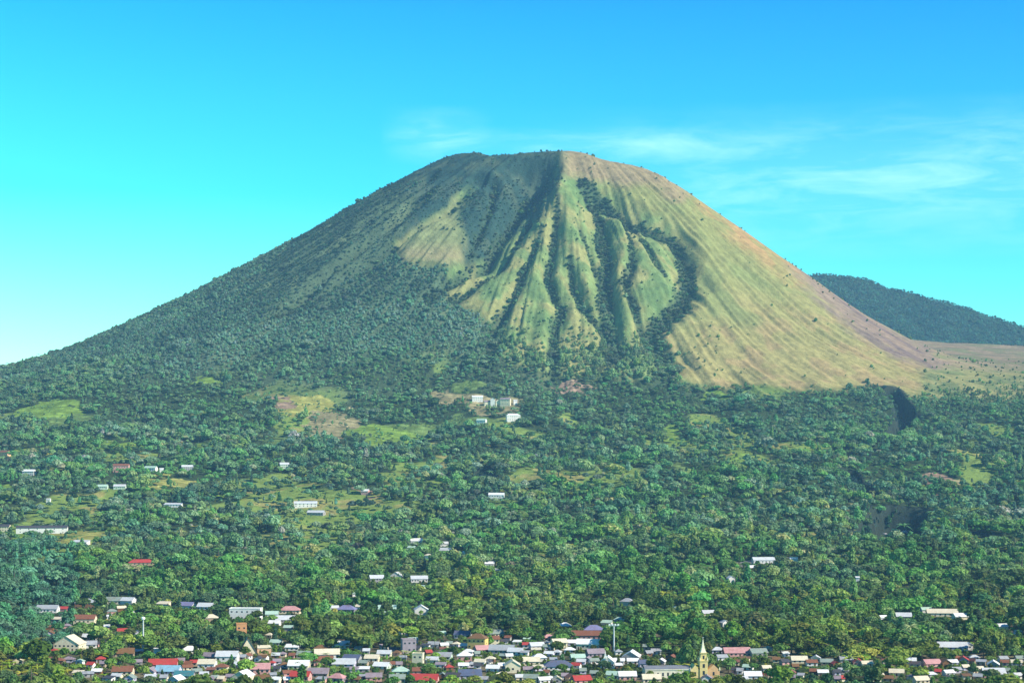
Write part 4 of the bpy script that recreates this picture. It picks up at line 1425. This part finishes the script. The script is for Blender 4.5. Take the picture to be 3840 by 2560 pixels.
# ------------------------------------------------------------------ what each thing is called
SAY = {'slate blue': 'slate', 'light blue': 'azure', 'green grey': 'sage'}
def size_word(r):
    if r['st'] == 2 and r['wm'] < 18:
        return 'two-storey'
    return 'long' if r['wm'] > 22 else 'large' if r['wm'] > 13 else 'small' if r['wm'] < 8 else 'medium'
RT = {'gx': 'gable', 'gy': 'front-gabled', 'hip': 'hipped', 'shed': 'lean-to', 'flat': 'flat'}
for r in house_recs:
    if r.get('name'):
        r['short'] = r['name']; r['desc'] = None
    else:
        wl, rf = SAY.get(r['wall'], r['wall']), SAY.get(r['roof'], r['roof'])
        r['short'] = "the %s house with %s roof" % (wl, rf)
        r['desc'] = "%s %s house under %s %s roof" % (size_word(r), wl, rf, RT[r['rt']])

def relation(ax, ay, bx, by):
    dx, dy = ax - bx, (ay - by) * 1.6
    if abs(dx) >= abs(dy):
        return "right of" if dx > 0 else "left of"
    return "in front of" if dy > 0 else "behind"

ORD = ["first","second","third","fourth","fifth","sixth","seventh","eighth","ninth","tenth","eleventh","twelfth","thirteenth","fourteenth","fifteenth","sixteenth","seventeenth","eighteenth","nineteenth","twentieth"]
NUM = ["","one","two","three","four","five","six","seven","eight","nine","ten","eleven","twelve","thirteen","fourteen","fifteen","sixteen","seventeen","eighteen","nineteen","twenty"]
def name_all(items, refs, reach):
    """items: dicts o, px, py, desc; a label each: look, then where it stands beside a named neighbour"""
    n_short = {}
    for r in refs:
        n_short[r['short']] = n_short.get(r['short'], 0) + 1
    same = {}
    for it in items:
        same.setdefault(it['desc'], []).append(it)
    left = {}
    for it in items:
        c = [(math.hypot(r['px'] - it['px'], 1.6 * (r['py'] - it['py'])) * (1.0 if n_short[r['short']] == 1 else 1.5), r) for r in refs if r is not it]
        c.sort(key=lambda q: q[0])
        done = None
        for d, r in c[:10]:
            if d > reach * 1.6 and done is None and r is not c[0][1]:
                break
            rel = relation(it['px'], it['py'], r['px'], r['py'])
            lab = it['desc'] + " " + rel + " " + r['short']
            clash = False
            for q in same[it['desc']]:
                if q is it:
                    continue
                for r2 in refs:
                    if r2 is not q and r2['short'] == r['short'] and math.hypot(r2['px'] - q['px'], 1.6 * (r2['py'] - q['py'])) < reach * 1.3 and relation(q['px'], q['py'], r2['px'], r2['py']) == rel:
                        clash = True
            if not clash:
                done = lab
                break
        if done:
            it['o']['label'] = done
        else:
            r = c[0][1]
            left.setdefault((it['desc'], relation(it['px'], it['py'], r['px'], r['py']), r['short']), []).append(it)
    return left

items = [r for r in house_recs if r['desc']]
left = name_all(items, house_recs, 200)
for (d, rel, sh), L in left.items():
    L.sort(key=lambda q: q['px'])
    for i, it in enumerate(L):
        w_ = "only" if len(L) == 1 else ("left" if i == 0 else "right") if len(L) == 2 else ORD[i] + " from left"
        it['o']['label'] = (d + " " + rel + " " + sh) if len(L) == 1 else "%s %s %s, %s one" % (d, rel, sh, w_)
for r in items:
    r['o']['category'] = "house"
    r['o']['group'] = "houses of the village" if r['y'] < 1750 else "houses scattered in the forest below the volcano"

lum = tint @ np.array([.25, .65, .10])
q30, q70 = np.percentile(lum[pick], 30), np.percentile(lum[pick], 72)
KW = {0: 'round tree', 1: 'wide tree', 2: 'slender tree', 3: 'banana plant', 4: 'pointed conifer', 5: 'palm tree', 6: 'bushy tree'}
titems = []
for o, i in SOLO:
    tr_, tg, tb = tint[i]
    tone = 'yellow-green' if tr_ / tg > .66 else 'bluish' if tb / tg > .47 else 'dark green' if lum[i] < q30 else 'bright green' if lum[i] > q70 else 'mid-green'
    sz = 'tall' if h[i] > 11.3 else 'low' if h[i] < 7.2 else ''
    titems.append(dict(o=o, px=px[i], py=py[i], desc=(sz + " " + tone + " " + KW[int(kind[i])]).strip()))
    o['category'] = {3: 'banana plant', 5: 'palm', 4: 'conifer'}.get(int(kind[i]), 'tree')
    o['group'] = "trees standing among the village houses"
left = name_all(titems, house_recs, 330)
for (d, rel, sh), L in left.items():
    L.sort(key=lambda q: q['px'])
    for i, it in enumerate(L):
        if len(L) == 1:
            it['o']['label'] = d + " nearest to and " + rel + " " + sh
        elif len(L) == 2:
            it['o']['label'] = ("leftmost " if i == 0 else "rightmost ") + d + " " + rel + " " + sh
        elif len(L) <= 20:
            it['o']['label'] = ORD[i] + " from left, " + d + " " + rel + " " + sh
        else:
            it['o']['label'] = d + " " + rel + " " + sh
for o, i in SOLO:
    if len(o['label'].split()) > 16:
        o['label'] = " ".join(q for q in o['label'].split() if q not in ("tall", "low"))
seen_ = {}
for o in SC.objects:
    if o.parent is None and o.get('label') and o.get('kind') is None:
        seen_.setdefault(o['label'], []).append(o)
for lab, L in seen_.items():
    if len(L) > 1:
        L.sort(key=lambda o: o.location.x / o.location.y)
        for i, o in enumerate(L):
            t_ = ("leftmost " if i == 0 else "rightmost " if i == len(L) - 1 else "middle " if len(L) == 3 else ORD[i] + " from left ") + lab
            o['label'] = " ".join(q for q in t_.split() if len(t_.split()) <= 16 or q not in ("tall", "low"))
